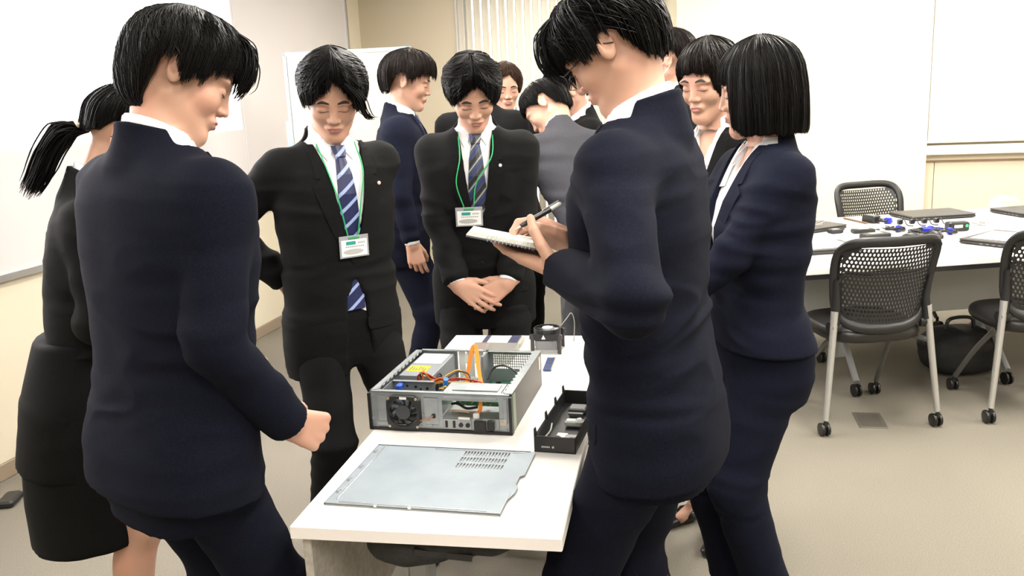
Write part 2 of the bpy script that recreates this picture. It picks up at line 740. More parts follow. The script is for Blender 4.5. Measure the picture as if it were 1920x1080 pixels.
dist = PX[0] - WX
ix = mth('ABSOLUTE', sx_.outputs[0])
ty = mth('DIVIDE', sx_.outputs[1], ix)
tz = mth('DIVIDE', sx_.outputs[2], ix)
SG = 1.0                          # the ray runs from the lamp to the surface


def band(v, lo, hi):
    return mth('MULTIPLY', mth('GREATER_THAN', v, lo), mth('LESS_THAN', v, hi))


yy_ = mth('MULTIPLY', ty, SG * dist)
zz_ = mth('MULTIPLY', tz, SG * dist)
msk = mth('MULTIPLY', band(yy_, .4 - PX[1], 5.33 - PX[1]), band(zz_, 1.40 - PX[2], 2.58 - PX[2]))
toward = mth('GREATER_THAN', mth('MULTIPLY', sx_.outputs[0], -SG), 0.0)
nt.links.new(mth('MULTIPLY', mth('MULTIPLY', msk, toward), 3.0), em.inputs['Strength'])
# ------------------------------------------------------------------ the near table
tb = empty('meeting_table', 'narrow white table in the middle carrying the opened computer', 'table', (-.556, 1.498, 0), math.radians(2.6))
EDGE = mat('white_edge_band', (.80, .76, .74), .4)
m = MB()
m.box(-.277, .277, .0, 1.425, .692, .72, bv=.002)
m.build('tabletop', WHITEP, tb)
MB().box(-.276, .276, -.0012, .0, .693, .718).build('edge_band', EDGE, tb)
m = MB().box(-.262, -.244, .02, 1.36, .33, .690, bv=.002)
m.build('modesty_panel', mat('pale_wood_grain_panel', (.46, .43, .38), .6, var=(60, (.38, .35, .31), .4, .6)), tb)
leg0 = None
for (yy) in (.26, 1.20):
    m = MB().box(-.125, -.075, yy, yy + .07, .09, .665, bv=.006)
    lg = m.build('leg', mat('grey_painted_steel', ()), tb)
    MB().prism([(-.17, .692), (.17, .692), (.17, .672), (.08, .668), (-.02, .63), (-.15, .64)], yy + .0, yy + .09, T=Matrix.Rotation(math.radians(90), 4, 'X') @ Matrix.Scale(-1, 4, (0, 0, 1))).build('bracket', DARKP, lg)
    MB().box(-.15, .26, yy + .01, yy + .06, .05, .09, bv=.01).build('foot_bar', mat('grey_painted_steel', ()), lg)
    for xx in (-.13, .24):
        MB().cyl((xx, yy + .02, .025), (xx, yy + .05, .025), .025).build('castor', DARKP, lg, smooth=True)
m = MB().box(-.12, .13, .10, 1.2, .668, .690, bv=.004)
m.build('under_rail', DARKP, tb)
bag = empty('black_bag', 'black cloth bag hanging under the white table top by its leg', 'bag', (-.60, 1.60, .648))
rs = np.random.RandomState(3)


def bagf(p):
    d = ell(p, (0, 0, 0), (.115, .075, .045))
    d = smin(d, ell(p, (.13, .02, .012), (.10, .06, .030)), .03)
    return d


P, F = surface_nets(bagf, (-.2, -.2, -.1), (.30, .25, .1), .008)
P = P + vnormals(P, F) * fold(P, .010, 14., 4.)[:, None]
link_mesh('pouch', P, F, mat('black_nylon', (.012, .012, .013), .7, bump=(60, .4, .01)), bag)
MB().box(-.02, .10, -.085, -.06, .004, .018, T=Tm(rz=.4, ry=.25)).build('strap', DARKP, bag)

# ------------------------------------------------------------------ the opened computer
ZT = .7205
pc = empty('desktop_computer', 'opened flat desktop computer showing its fan, power supply, wires and circuit board', 'computer', (-.864, 2.012, ZT), math.radians(-.3))
ZN = mat('zinc_plated_steel', (.42, .45, .46), .40, metal=.6, var=(25, (.33, .36, .38), .35, .7))
ZN2 = mat('dull_steel', (.30, .32, .34), .45, metal=.6)
SIDE = mat('grey_brown_case_paint', (.115, .105, .092), .5)
GREENP = mat('green_circuit_board', (.03, .16, .09), .45, var=(120, (.12, .26, .16), .5, .7))
W, D, H = .376, .385, .102


def bx(mb, *a, **k):
    return mb.box(*a, **k)


m = MB()
m.box(0, W, 0, D, 0, .0016)
m.build('bottom_plate', ZN2, pc)
# front plate with openings, built around fan and drive bay
fp = MB()
fo = [(.052, .138, .012, .098)]                                # fan hole
fp.box(.006, .050, .0, .002, .006, H)
fp.box(.050, .140, .0, .002, .090, H)
fp.box(.050, .140, .0, .002, .006, .014)
fp.box(.140, .190, .0, .002, .006, H)
fp.box(.190, .370, .0, .002, .084, H)
fp.box(.190, .370, .0, .002, .006, .038)
fp.box(.190, .196, .0, .002, .038, .084)
fp.box(.344, .370, .0, .002, .038, .084)
fp.box(.006, .370, .0, .016, H - .0015, H)
m = fp
m.box(.022, .046, -.0015, 0, .022, .092, bv=.001)
m.box(.148, .186, -.002, 0, .018, .090, bv=.001)
m.box(.20, .34, -.003, 0, .0885, .0965, bv=.001)
m.box(.354, .366, -.0025, 0, .030, .094, bv=.001)
m.box(.30, .344, -.002, 0, .010, .040, bv=.001)
for (x, z) in ((.008, .090), (.008, .030), (.020, .010), (.16, .074), (.165, .016), (.362, .012), (.352, .034), (.371, .082), (.371, .016), (.354, .052), (.145, .044)):
    m.cyl((x, -.003, z), (x, 0, z), .0032, 10)
mat('bright_steel', (.75, .77, .78), .25, metal=.8)
front = fp.build('front_plate', ZN, pc)
m = MB()
m.box(-.002, .006, -.006, .012, 0, H - .004).box(.370, W + .002, -.006, .012, 0, H - .004).box(0, W, -.006, .004, -.0005, .0065)
m.build('front_edge', DARKP, pc)
m = MB()
m.box(W - .0015, W, .01, D, 0, H).box(W - .014, W, .01, D, H - .0015, H)
sd_ = m.build('side_wall', SIDE, pc)
MB().box(W, W + .0012, .016, .045, .004, H - .006).build('pale_strip', mat('pale_green_strip', (.33, .40, .27), .6), sd_)
MB().box(W, W + .001, D - .035, D - .02, .055, H - .01).build('small_label', mat('cream_label', (.72, .70, .58), .6), sd_)
m = MB()
m.box(W - .020, W, .012, D, H - .001, H + .0015)
for i in range(14):
    m.box(W - .024, W - .018, .02 + i * .026, .032 + i * .026, H - .004, H + .001)
m.build('top_rail', ZN, pc)
m = MB()
m.box(0, .0015, .01, D, 0, H).box(0, .018, .012, D, H - .0015, H)
for i in range(12):
    m.box(.016, .021, .02 + i * .03, .036 + i * .03, H - .004, H)
m.build('side_wall', ZN, pc)
# rear wall with a mesh of holes on the right and slots in the middle
m = MB()
m.box(0, .125, D - .002, D, 0, H)
m.box(.125, .215, D - .002, D, H - .006, H).box(.125, .215, D - .002, D, 0, .006)
m.box(.215, W, D - .002, D, H - .012, H).box(.215, W, D - .002, D, 0, .045)
m.box(.215, .232, D - .002, D, .045, H - .012)
for i in range(22):
    x = .232 + i * .0064
    m.box(x, x + .0019, D - .002, D, .045, H - .012)
for j in range(6):
    z = .045 + j * .0078
    m.box(.232, W, D - .002, D, z, z + .0018)
m.box(.215, W, D - .016, D, H - .0015, H)
m.box(0, .215, D - .012, D, H - .0015, H)
m.build('rear_wall', ZN, pc)
for i in range(3):
    x = .130 + i * .0275
    MB().box(x, x + .020, D - .006, D - .004, .004, H + .002).build('slot_cover', mat('white_slot_cover', (.82, .81, .78), .5), pc)
MB().box(.215, .222, D - .07, D - .004, .01, H).build('inner_divider', ZN2, pc)
# power supply
ps = empty('power_supply', None, None)
for k in ('label', 'category'):
    if k in ps:
        del ps[k]
ps.parent = pc
m = MB().box(.022, .118, .165, D - .008, .004, .092, bv=.0015)
m.build('casing', ZN2, ps)
m = MB()
m.box(.028, .108, .275, .365, .092, .0928)
m.build('white_label', mat('paper_label', (.80, .80, .76), .7), ps)
m = MB()
m.box(.030, .088, .200, .248, .092, .0929)
yl = m.build('yellow_label', mat('yellow_label', (.85, .62, .02), .6), ps)
m = MB()
for i in range(6):
    m.box(.036 + i * .0085, .040 + i * .0085, .206, .240 - (i % 3) * .008, .0929, .0932)
m.build('print', mat('label_print', (.12, .10, .05), .7), ps)
m = MB()
for r in (.008, .016, .024, .031):
    a = np.linspace(0, 2 * math.pi, 28, endpoint=False)
    m.tube(np.stack([np.full(28, .1190), .215 + r * np.cos(a) * 1.0, .050 + r * np.sin(a)], 1), .0016, 5, closed=True)
m.cyl((.1183, .215, .05), (.1195, .215, .05), .006)
m.build('fan_grille', DARKP, ps, smooth=True)
# drive cage (left) behind the front fan
m = MB()
m.box(.022, .140, .118, .120, .030, .094).box(.022, .024, .02, .118, .030, .094).box(.022, .140, .108, .119, .0925, .094)
cg = m.build('drive_cage', ZN2, pc)
m = MB()
for (x, z, r) in ((.050, .078, .003), (.062, .078, .003), (.086, .076, .004), (.060, .058, .005), (.100, .070, .003), (.100, .056, .003), (.042, .060, .003), (.118, .072, .004)):
    m.cyl((x, .1165, z), (x, .1175, z), r, 10)
m.build('holes', DARKP, cg)
MB().box(.040, .056, .085, .112, .074, .090, bv=.003).build('blue_clip', mat('blue_plastic', (.02, .08, .45), .4), pc)
# front fan
fan = empty('front_fan', None, None)
for k in ('label', 'category'):
    if k in fan:
        del fan[k]
fan.parent = pc
fan.location = (.095, -.004, .052)
m = MB()
n = 40
ro = []
for i in range(n):
    a = 2 * math.pi * i / n
    c, s_ = math.cos(a), math.sin(a)
    q = .043 / max(abs(c), abs(s_))
    q = min(q, .052)
    ro.append((c, s_, q))
V = []
for y in (-.011, .012):
    for c, s_, q in ro:
        V.append((c * q, y, s_ * q))
    for c, s_, q in ro:
        V.append((c * .0385, y, s_ * .0385))
F = []
for i in range(n):
    j = (i + 1) % n
    F += [(i, j, n + j, n + i), (2 * n + i, 3 * n + i, 3 * n + j, 2 * n + j), (i, 2 * n + i, 2 * n + j, j), (n + i, n + j, 3 * n + j, 3 * n + i)]
m.add(V, F)
m.build('fan_frame', DARKP, fan)
m = MB()
m.lathe([(.0175, -.008), (.019, -.006), (.019, .009), (.0, .009)], n=24, T=Tm(rx=math.radians(90)))
m.lathe([(.001, -.0082), (.0175, -.008)], n=24, T=Tm(rx=math.radians(90)))
m.box(-.001, .001, .008, .012, -.04, .04).box(-.04, .04, .008, .012, -.001, .001)
m.build('hub', mat('grey_black_hub', (.035, .037, .042), .45), fan, smooth=True)
for i in range(9):
    a = 2 * math.pi * i / 9
    R_ = np.linspace(.018, .037, 6)
    G = np.zeros((6, 4, 3))
    for p_, r in enumerate(R_):
        for q_, t in enumerate(np.linspace(-.5, .5, 4)):
            ang = a + t * .55 + (r - .018) * 16
            G[p_, q_] = (r * math.cos(ang), t * .013, r * math.sin(ang))
    V, F = sheet(G, np.tile(np.array([0, .0012, 0.]), (6, 4, 1)), 1.)
    link_mesh('fan_blade', V, F, mat('fan_blade_black', (.022, .023, .026), .3), fan)
MB().box(-.006, .012, -.0125, -.011, .036, .042).build('fan_label', mat('paper_label', ()), fan)
m = MB()
for x in (-.037, .037):
    for z in (-.037, .037):
        m.cyl((x, -.0125, z), (x, -.0105, z), .0035, 8)
m.build('fan_screws', mat('brass_screw', (.5, .45, .3), .4, metal=.6), fan)
# board
mb_ = MB().box(.13, W - .004, .02, D - .006, .006, .0078).build('circuit_board', GREENP, pc)
rs = np.random.RandomState(8)
m1, m2, m3 = MB(), MB(), MB()
for i in range(60):
    x, y = rs.uniform(.14, W - .015), rs.uniform(.03, D - .02)
    s1, s2, h = rs.uniform(.002, .007), rs.uniform(.002, .008), rs.uniform(.001, .005)
    (m1 if i % 3 else m2).box(x - s1, x + s1, y - s2, y + s2, .0078, .0078 + h)
m1.build('chips', mat('chip_black', (.015, .015, .016), .4), mb_)
m2.build('sockets', mat('ivory_plastic', (.62, .60, .52), .5), mb_)
for i, (x, y) in enumerate([(.262, .25), (.275, .25), (.288, .262), (.30, .232), (.262, .275), (.34, .24)]):
    MB().cyl((x, y, .0078), (x, y, .030 + .004 * (i % 2)), .0055, 14).build('capacitor', mat('silver_capacitor', (.65, .66, .66), .3, metal=.7), mb_, smooth=True)
MB().box(.305, .345, .262, .275, .0078, .034, bv=.001).build('video_port', mat('deep_blue_plastic', (.01, .02, .28), .4), mb_)
m = MB()
for i in range(9):
    m.box(.160 + i * .0068, .1632 + i * .0068, .250, .325, .012, .040)
m.box(.158, .222, .248, .327, .0078, .014)
m.build('heat_sink', ALU, mb_)
for i in range(2):
    MB().box(.150 + i * .016, .154 + i * .016, .05, .20, .0078, .038).build('memory_slot', mat('ivory_plastic', ()), mb_)
# riser board seen through the drive opening
MB().box(.215, .345, .060, .0616, .050, .080).build('small_circuit_board', mat('bright_green_board', (.05, .30, .13), .4, var=(200, (.35, .5, .3), .5, .7)), pc)
m = MB()
rs = np.random.RandomState(11)
for i in range(26):
    x, z = rs.uniform(.218, .34), rs.uniform(.053, .076)
    m.box(x - .002, x + .002, .057, .060, z - .0015, z + .0015)
m.build('tiny_chips', mat('ivory_plastic', ()), pc)
# drive bay bracket (top right front)
m = MB()
m.box(.192, .366, .004, .095, H - .004, H - .002).box(.192, .194, .004, .095, .045, H - .002).box(.345, .347, .004, .095, .045, H - .002)
m.box(.215, .335, .030, .075, H - .002, H + .0012, bv=.0008)
m.box(.192, .347, .004, .095, .037, .0385)
dr = m.build('drive_bay', ZN, pc)
m = MB().box(.250, .300, .030, .062, H + .0012, H + .0018)
m.build('bay_label', mat('paper_label', ()), dr)
# ports along the bottom of the front
m = MB()
for (x, w) in ((.203, .006), (.223, .006)):
    m.box(x, x + w, -.004, -.002, .013, .031)
for x in (.244, .262):
    m.cyl((x, -.005, .021), (x, -.001, .021), .0058, 14)
m.box(.280, .310, -.010, .0, .008, .034)
m.box(.314, .332, -.012, .0, .010, .038, bv=.003)
m.build('ports', DARKP, pc)
MB().box(.196, .272, -.0022, 0, .008, .036, bv=.001).build('port_plate', ZN, pc)
MB().box(.238, .268, -.0035, -.002, .036, .042).build('port_label', mat('paper_label', ()), pc)
m = MB().box(.346, .362, -.0026, -.002, .024, .040)
m.build('warning_label', mat('beige_label', (.55, .48, .40), .6), pc)


def cable(name, pts, r, m, parent, label=None, flat=None, n=8):
    mb = MB()
    P = spline(pts, n)
    if flat:
        w = np.array(flat, float)
        G = np.stack([P - w, P - w * .33, P + w * .33, P + w], 1)
        t = np.gradient(P, axis=0)
        nn = np.cross(t, w)
        nn /= np.linalg.norm(nn, axis=1)[:, None] + 1e-9
        V, F = sheet(G, np.repeat(nn[:, None], 4, 1), .0016)
        mb.add(V, F)
    else:
        mb.tube(P, r, 7)
    o = mb.build(name, m, parent, smooth=True)
    if label:
        o['label'] = label
    return o


OR_ = mat('orange_cable', (.85, .27, .02), .45)
cable('flat_cable', [(.196, .20, .03), (.205, .225, .10), (.213, .245, .150), (.222, .248, .152), (.240, .20, .10), (.262, .155, .055)], .003, OR_, pc, 'orange flat data cable', flat=(.0055, .001, 0))
cable('flat_cable', [(.290, .10, .075), (.292, .05, .083), (.292, .024, .080), (.290, .020, .056), (.284, .006, .046)], .003, OR_, pc, 'orange flat data cable at the drive opening', flat=(.005, 0, 0))
MB().box(.276, .292, -.002, .008, .038, .052, bv=.002).build('plug', mat('white_plug', (.75, .75, .73), .5), pc)
rs = np.random.RandomState(21)
cols = [(.42, .02, .012), (.38, .03, .015), (.55, .28, .03), (.02, .02, .02), (.50, .13, .012), (.50, .13, .012), (.5, .36, .06)]
for i in range(11):
    o = rs.normal(0, .004, (6, 3))
    c = cols[i % 7]
    m_ = mat('wire_%d' % (i % 7), c, .45)
    if i < 5:
        P = np.array([(.095, .160, .070), (.085, .150, .098), (.105, .140, .104), (.130, .155, .085), (.15, .15, .085), (.17, .16, .06)])
    elif i < 9:
        P = np.array([(.125, .150, .080), (.160, .145, .086), (.20, .142, .088), (.24, .143, .086), (.262, .135, .075), (.27, .12, .04)])
    else:
        P = np.array([(.130, .150, .075), (.160, .155, .095), (.190, .165, .108), (.220, .16, .098), (.24, .15, .08), (.25, .14, .05)])
    cable('wire', P + o, .0021, m_, pc)
for i in range(5):
    P = np.array([(.165, .13, .055), (.160, .10, .080), (.178, .085, .088), (.186, .10, .075), (.19, .13, .05)]) + rs.normal(0, .004, (5, 3))
    cable('wire', P, .0019, mat('wire_b%d' % i, [(.02, .10, .4), (.02, .02, .02), (.7, .6, .1), (.05, .3, .2), (.75, .35, .03)][i], .45), pc)
cable('wire', [(.235, .30, .04), (.25, .32, .068), (.285, .315, .078), (.325, .29, .066), (.352, .27, .036)], .0032, mat('wire_3', ()), pc)
cable('wire', [(.205, .055, .055), (.225, .04, .062), (.25, .035, .052), (.28, .03, .058)], .0035, mat('wire_3', ()), pc)
cable('wire', [(.215, .02, .050), (.24, .012, .053), (.262, .016, .049)], .0025, mat('tan_wire', (.5, .33, .2), .5), pc)
cable('wire', [(.132, -.008, .026), (.148, -.010, .034), (.162, -.010, .034), (.172, -.006, .044)], .0016, mat('brown_wire', (.42, .16, .06), .5), pc)
MB().box(.168, .178, -.006, .0, .036, .048, bv=.002).build('small_plug', DARKP, pc)
MB().cyl((.170, .115, .085), (.176, .105, .105), .007, 12).build('blue_cap', mat('bright_blue_plastic', (.05, .22, .75), .4), pc)

# ------------------------------------------------------------------ case lid lying on the table
ld = empty('metal_case_lid', 'thin grey metal computer cover with three rows of vent slots lying on the table', 'metal cover', (-.609, 1.742, ZT), math.radians(0))
LID = mat('galvanised_lid', (.30, .35, .385), .46, metal=.3, var=(9, (.255, .30, .335), .35, .7), bump=(30, .05, .002))
x0, x1, y0, y1 = -.192, .190, -.160, .158
m = MB()
slots = []
for r_ in range(3):
    for c_ in range(15):
        sx = .035 + c_ * .0075
        sy = .052 + r_ * .034
        slots.append((sx, sx + .0042, sy, sy + .024))
# plate split in strips around the slots
ys = [y0, .052, .076, .086, .110, .120, .144, y1]
for a_, b_ in zip(ys[:-1], ys[1:]):
    if abs((b_ - a_) - .024) < .003 and a_ > .05:
        m.box(x0, .035, a_, b_, .003, .0042)
        for c_ in range(15):
            m.box(.035 + c_ * .0075 + .0042, .035 + (c_ + 1) * .0075, a_, b_, .003, .0042)
        m.box(.035 + 15 * .0075, x1 - (.012 if a_ < 0 else 0), a_, b_, .003, .0042)
    else:
        m.box(x0, x1, a_, b_, .003, .0042)
m.prism([(x1, -.10), (x1 + .010, -.06), (x1 + .010, -.03), (x1 + .003, -.02), (x1 + .003, .02), (x1 + .012, .03), (x1 + .012, y1), (x1, y1)], .003, .0042)
pl = m.build('sheet', LID, ld)
m = MB()
m.box(x0, x1, y0, y0 + .002, -.0, .006).box(x1 - .001, x1 + .001, y0, -.06, 0, .005).box(x0, x1, y1 - .002, y1, 0, .006).box(x0, x0 + .002, y0, y1, 0, .005)
m.build('folded_edge', mat('dull_steel', ()), ld)
m = MB()
m.box(x0 + .018, x0 + .022, y0 + .022, y1 - .012, .0042, .0062, bv=.0008)
m.box(x0 + .03, x1 - .03, y0 + .008, y0 + .011, .0042, .0055)
m.box(x0 + .15, x1 - .012, y1 - .012, y1 - .010, .0042, .0055)
m.build('pressed_ridge', mat('bright_steel', ()), ld)
m = MB()
for (yy) in (-.11, -.05, .02, .11):
    m.box(x0 + .005, x0 + .012, yy, yy + .006, .0042, .007)
    m.box(x0 + .008, x0 + .013, yy + .012, yy + .015, .0042, .005)
m.box(-.005, .002, y0 - .001, y0 + .006, .003, .008).box(-.08, -.074, y0 - .001, y0 + .006, .003, .008)
m.build('tabs', mat('bright_steel', ()), ld)

# ------------------------------------------------------------------ black front bezel
bz = empty('plastic_front_panel', 'black plastic computer front panel lying on its face beside the case', 'computer panel', (-.413, 1.912, ZT), math.radians(-3.0))
bw, bd, bh = .100, .335, .040
m = MB()
m.box(0, bw, 0, bd, 0, .003)
m.box(0, .003, 0, bd, 0, bh, bv=.001).box(bw - .003, bw, 0, bd, 0, bh - .004, bv=.001)
m.box(0, bw, 0, .004, 0, bh, bv=.001).box(0, bw, bd - .004, bd, 0, bh, bv=.001)
m.build('shell', DARKP, bz)
m = MB()
for yy in (.008, .12, .225, .318):
    m.prism([(-.002, 0), (.006, 0), (.002, .022), (-.002, .018)], yy, yy + .006, T=Tm((0, 0, bh - .004)) @ Matrix.Rotation(math.radians(90), 4, 'X') @ Matrix.Scale(-1, 4, (0, 0, 1)))
m.build('clip', DARKP, bz)
MB().box(.032, .057, .045, .115, .003, .0045).build('opening', mat('white_laminate', ()), bz)
m = MB()
m.box(.058, .092, .012, .088, .010, .013, bv=.001)
for i in range(4):
    m.box(.074, .090, .020 + i * .013, .026 + i * .013, .013, .018)
m.build('drive_frame', mat('grey_plastic_frame', (.22, .21, .20), .35), bz)
m = MB()
m.box(.040, .085, .150, .175, .006, .022, bv=.004).box(.065, .088, .148, .178, .012, .026, bv=.006)
m.build('button_module', mat('clear_grey_plastic', (.40, .42, .40), .25), bz)
m = MB()
m.box(.030, .075, .245, .285, .006, .020, bv=.003).box(.034, .072, .226, .236, .008, .014)
m.build('vent_insert', mat('dark_grey_plastic', (.09, .09, .09), .4), bz)
cable('light_pipe', [(.014, .01, .012), (.014, .05, .016), (.018, .09, .018), (.016, .12, .026)], .002, mat('clear_grey_plastic', ()), bz)
m = MB()
for i in range(6):
    m.box(.018 + i * .0035, .0205 + i * .0035, -.0008, 0, .012, .016)
m.cyl((.046, -.0012, .014), (.046, 0, .014), .0028, 10)
m.build('printed_mark', mat('pale_print', (.45, .45, .45), .5), bz)
MB().box(.036, .052, .050, .066, .004, .020, bv=.004).build('knob', DARKP, bz)

# ------------------------------------------------------------------ processor cooler
cl = empty('processor_cooler', 'black fan on a finned aluminium heat sink standing at the far end of the table', 'cooler', (-.532, 2.745, ZT), math.radians(2))
m = MB()
for i in range(26):
    x = -.036 + i * .0029
    m.box(x, x + .0012, -.034, .034, .008, .040)
m.box(-.036, .037, -.034, .034, .002, .010)
m.build('heat_sink', ALU, cl)
MB().box(-.046, .046, -.046, .046, 0, .003).build('base_frame', mat('clear_grey_plastic', ()), cl)
m = MB()
a = np.linspace(0, 2 * math.pi, 32, endpoint=False)
V = []
for z in (.046, .078):
    for r in (.044, .040):
        V += [(r * math.cos(t), r * math.sin(t), z) for t in a]
F = []
for i in range(32):
    j = (i + 1) % 32
    F += [(i, j, 32 + j, 32 + i), (64 + i, 96 + i, 96 + j, 64 + j), (i, 64 + i, 64 + j, j), (32 + i, 32 + j, 96 + j, 96 + i)]
m.add(V, F)
m.box(-.046, .046, -.046, -.036, .046, .066).box(-.046, .046, .036, .046, .046, .066)
m.build('fan_housing', DARKP, cl)
for sx in (-1, 1):
    for sy in (-1, 1):
        m = MB().box(sx * .044 - .006, sx * .044 + .006, sy * .042 - .005, sy * .042 + .005, .0, .062, bv=.002).box(sx * .048 - .005, sx * .048 + .005, sy * .042 - .006, sy * .042 + .006, .05, .064)
        m.build('leg', mat('brown_black_plastic', (.05, .045, .045), .45), cl)
m = MB()
m.lathe([(.016, .052), (.018, .054), (.018, .078), (.015, .080), (.001, .080)], n=24)
m.build('hub', mat('pale_grey_sticker', (.50, .50, .52), .5), cl, smooth=True)
for i in range(7):
    a0 = 2 * math.pi * i / 7
    G = np.zeros((5, 4, 3))
    for p_, r in enumerate(np.linspace(.018, .039, 5)):
        for q_, t in enumerate(np.linspace(-.5, .5, 4)):
            an = a0 + t * .75
            G[p_, q_] = (r * math.cos(an), r * math.sin(an), .066 + t * .016)
    V, F = sheet(G, np.tile(np.array([0, 0, .0012]), (5, 4, 1)), 1.)
    link_mesh('fan_blade', V, F, mat('grey_fan_blade', (.16, .165, .18), .35), cl)
MB().add([(-.014, -.0468, .050), (.000, -.0468, .050), (-.007, -.0468, .064), (-.014, -.0455, .050), (.000, -.0455, .050), (-.007, -.0455, .064)], [(0, 1, 2), (3, 5, 4), (0, 3, 4, 1), (1, 4, 5, 2), (2, 5, 3, 0)]).build('triangle_mark', mat('white_print', (.8, .8, .78), .5), cl)
cable('wire', [(.04, .02, .075), (.06, .03, .10), (.075, .045, .115), (.082, .06, .08), (.075, .09, .01), (.07, .14, .004)], .0016, mat('grey_wire', (.3, .3, .28), .5), cl)

# ------------------------------------------------------------------ optical drive, hard disk, memory
od = empty('optical_drive', 'flat silver optical drive behind the opened computer', 'drive', (-.700, 2.585, ZT), math.radians(1))
MB().box(-.075, .075, 0, .150, 0, .026, bv=.001).build('casing', mat('pale_zinc', (.40, .41, .38), .38, metal=.5), od)
MB().box(-.030, .055, .015, .055, .026, .0265).build('label_sticker', mat('cream_label', ()), od)
MB().box(.01, .045, .022, .045, .0265, .0268).build('yellow_print', mat('yellow_print', (.75, .68, .22), .6), od)
MB().box(-.062, -.02, .01, .13, .026, .0275, bv=.0007).build('pressed_rib', mat('bright_steel', ()), od)
hd = empty('hard_disk', 'hard disk with a white label and dark blue edges near the far table edge', 'drive', (-.700, 2.745, ZT), math.radians(2))
MB().box(-.062, .062, 0, .10, 0, .020, bv=.002).build('casing', mat('navy_grey_metal', (.10, .11, .19), .4, metal=.4), hd)
MB().box(-.042, .028, .006, .094, .020, .0205).build('label_sticker', mat('paper_label', ()), hd)
MB().box(.050, .072, .004, .096, .004, .018, bv=.002).build('connector_edge', mat('tan_board', (.45, .42, .33), .5), hd)
rm = empty('memory_module', 'small blue memory module lying flat beside the open case', 'memory module', (-.500, 2.585, ZT + .003), math.radians(4))
MB().box(-.012, .014, -.066, .066, 0, .0015).build('circuit_board', mat('blue_circuit_board', (.02, .05, .17), .4), rm)
m = MB()
for i in range(8):
    m.box(-.007, .006, -.062 + i * .0158, -.050 + i * .0158, .0015, .0026)
m.build('memory_chips', mat('slate_chip', (.06, .08, .14), .4), rm)
MB().box(.012, .0145, -.062, .062, .0002, .0018).build('gold_contacts', mat('gold_contacts', (.7, .5, .25), .35, metal=.7), rm)
# ------------------------------------------------------------------ figures: anatomy and clothes
TORSO_M = [(-.19, .200, .128, .004), (-.12, .203, .133, .006), (-.05, .200, .132, .006), (.05, .186, .120, .002), (.12, .180, .115, 0),
           (.22, .186, .122, -.002), (.33, .200, .128, 0), (.40, .204, .124, .003), (.45, .205, .112, .008), (.482, .192, .094, .012), (.50, .160, .084, .013),
           (.52, .125, .074, .014), (.545, .085, .064, .014), (.57, .06, .055, .014)]
TORSO_F = [(-.12, .192, .128, .012), (-.06, .190, .130, .012), (0, .176, .116, .006), (.07, .158, .102, 0), (.12, .152, .098, -.003),
           (.20, .160, .108, -.008), (.30, .172, .122, -.012), (.38, .175, .112, -.002), (.44, .170, .095, .008), (.48, .150, .080, .012),
           (.51, .105, .066, .014), (.535, .070, .056, .014), (.56, .052, .048, .014)]
EYE_R = .0125


def ik(S, W, a, b, pole):
    S = np.asarray(S, float)
    W = np.asarray(W, float)
    v = W - S
    L = np.linalg.norm(v)
    if L > (a + b) * .995:
        W = S + v / L * (a + b) * .995
        v = W - S
        L = np.linalg.norm(v)
    u = v / L
    x = (a * a - b * b + L * L) / (2 * L)
    h = math.sqrt(max(a * a - x * x, 0))
    p = np.asarray(pole, float)
    p = p - u * p.dot(u)
    p /= np.linalg.norm(p) + 1e-9
    return S + u * x + p * h, W


def head_sdf(q, fem=False, look=0.):
    """face towards -Y, eyes at z = 0, top of the skull at .115, chin at -.115"""
    x = np.abs(q[:, 0])
    s = np.stack([x, q[:, 1], q[:, 2]], 1)
    jw = .9 if fem else 1.
    d = ell(s, (0, .012, .032), (.0745, .094, .083))
    d = smin(d, ell(s, (0, -.030, -.022), (.056 * jw, .056, .086)), .03)
    d = smin(d, cone(s, (.044 * jw, .004, -.052), (.012, -.066, -.096), .020, .019), .030)
    d = smin(d, cone(s, (0, -.066, -.094), (0.0, -.072, -.098), .018, .016), .02)
    d = smin(d, ell(s, (.036, -.056, -.028), (.024, .024, .024)), .02)
    d = smin(d, ell(s, (.030, -.074, .019), (.026, .014, .009)), .014)          # brow
    d = smax(d, -ell(s, (.031, -.099, -.001), (.019, .017, .013)), .012)        # socket
    d = smin(d, ell(s, (.031, -.0735, -.002), (.0155, .0125, .0115)), .004)       # lids
    d = smin(d, cone(s, (0, -.081, .010), (0, -.0985, -.030), .0065, .0088), .012)
    d = smin(d, ell(s, (.0125, -.090, -.034), (.0078, .009, .0065)), .006)
    d = smax(d, -ell(s, (.006, -.096, -.041), (.0035, .006, .003)), .003)
    d = smin(d, ell(s, (0, -.083, -.060), (.025, .011, .013)), .012)
    d = smin(d, ell(s, (0, -.0920, -.0565), (.0205, .0050, .0038)), .003)
    d = smin(d, ell(s, (0, -.0912, -.0665), (.0175, .0054, .0045)), .003)
    d = smax(d, -ell(s, (0, -.0965, -.0612), (.022, .005, .0012)), .0015)
    # ear
    Re = Rz(24) @ Rx(-8)
    e = s - np.array([.0765, .012, -.006])
    e = e @ Re
    o = ell(e, (0, 0, 0), (.0085, .0185, .031))
    o = smax(o, -ell(e, (.008, .002, .004), (.0075, .0115, .019)), .004)
    o = smin(o, cone(e, (.003, -.008, -.006), (.002, -.010, .004), .004, .004), .003)
    d = smin(d, o, .005)
    return d


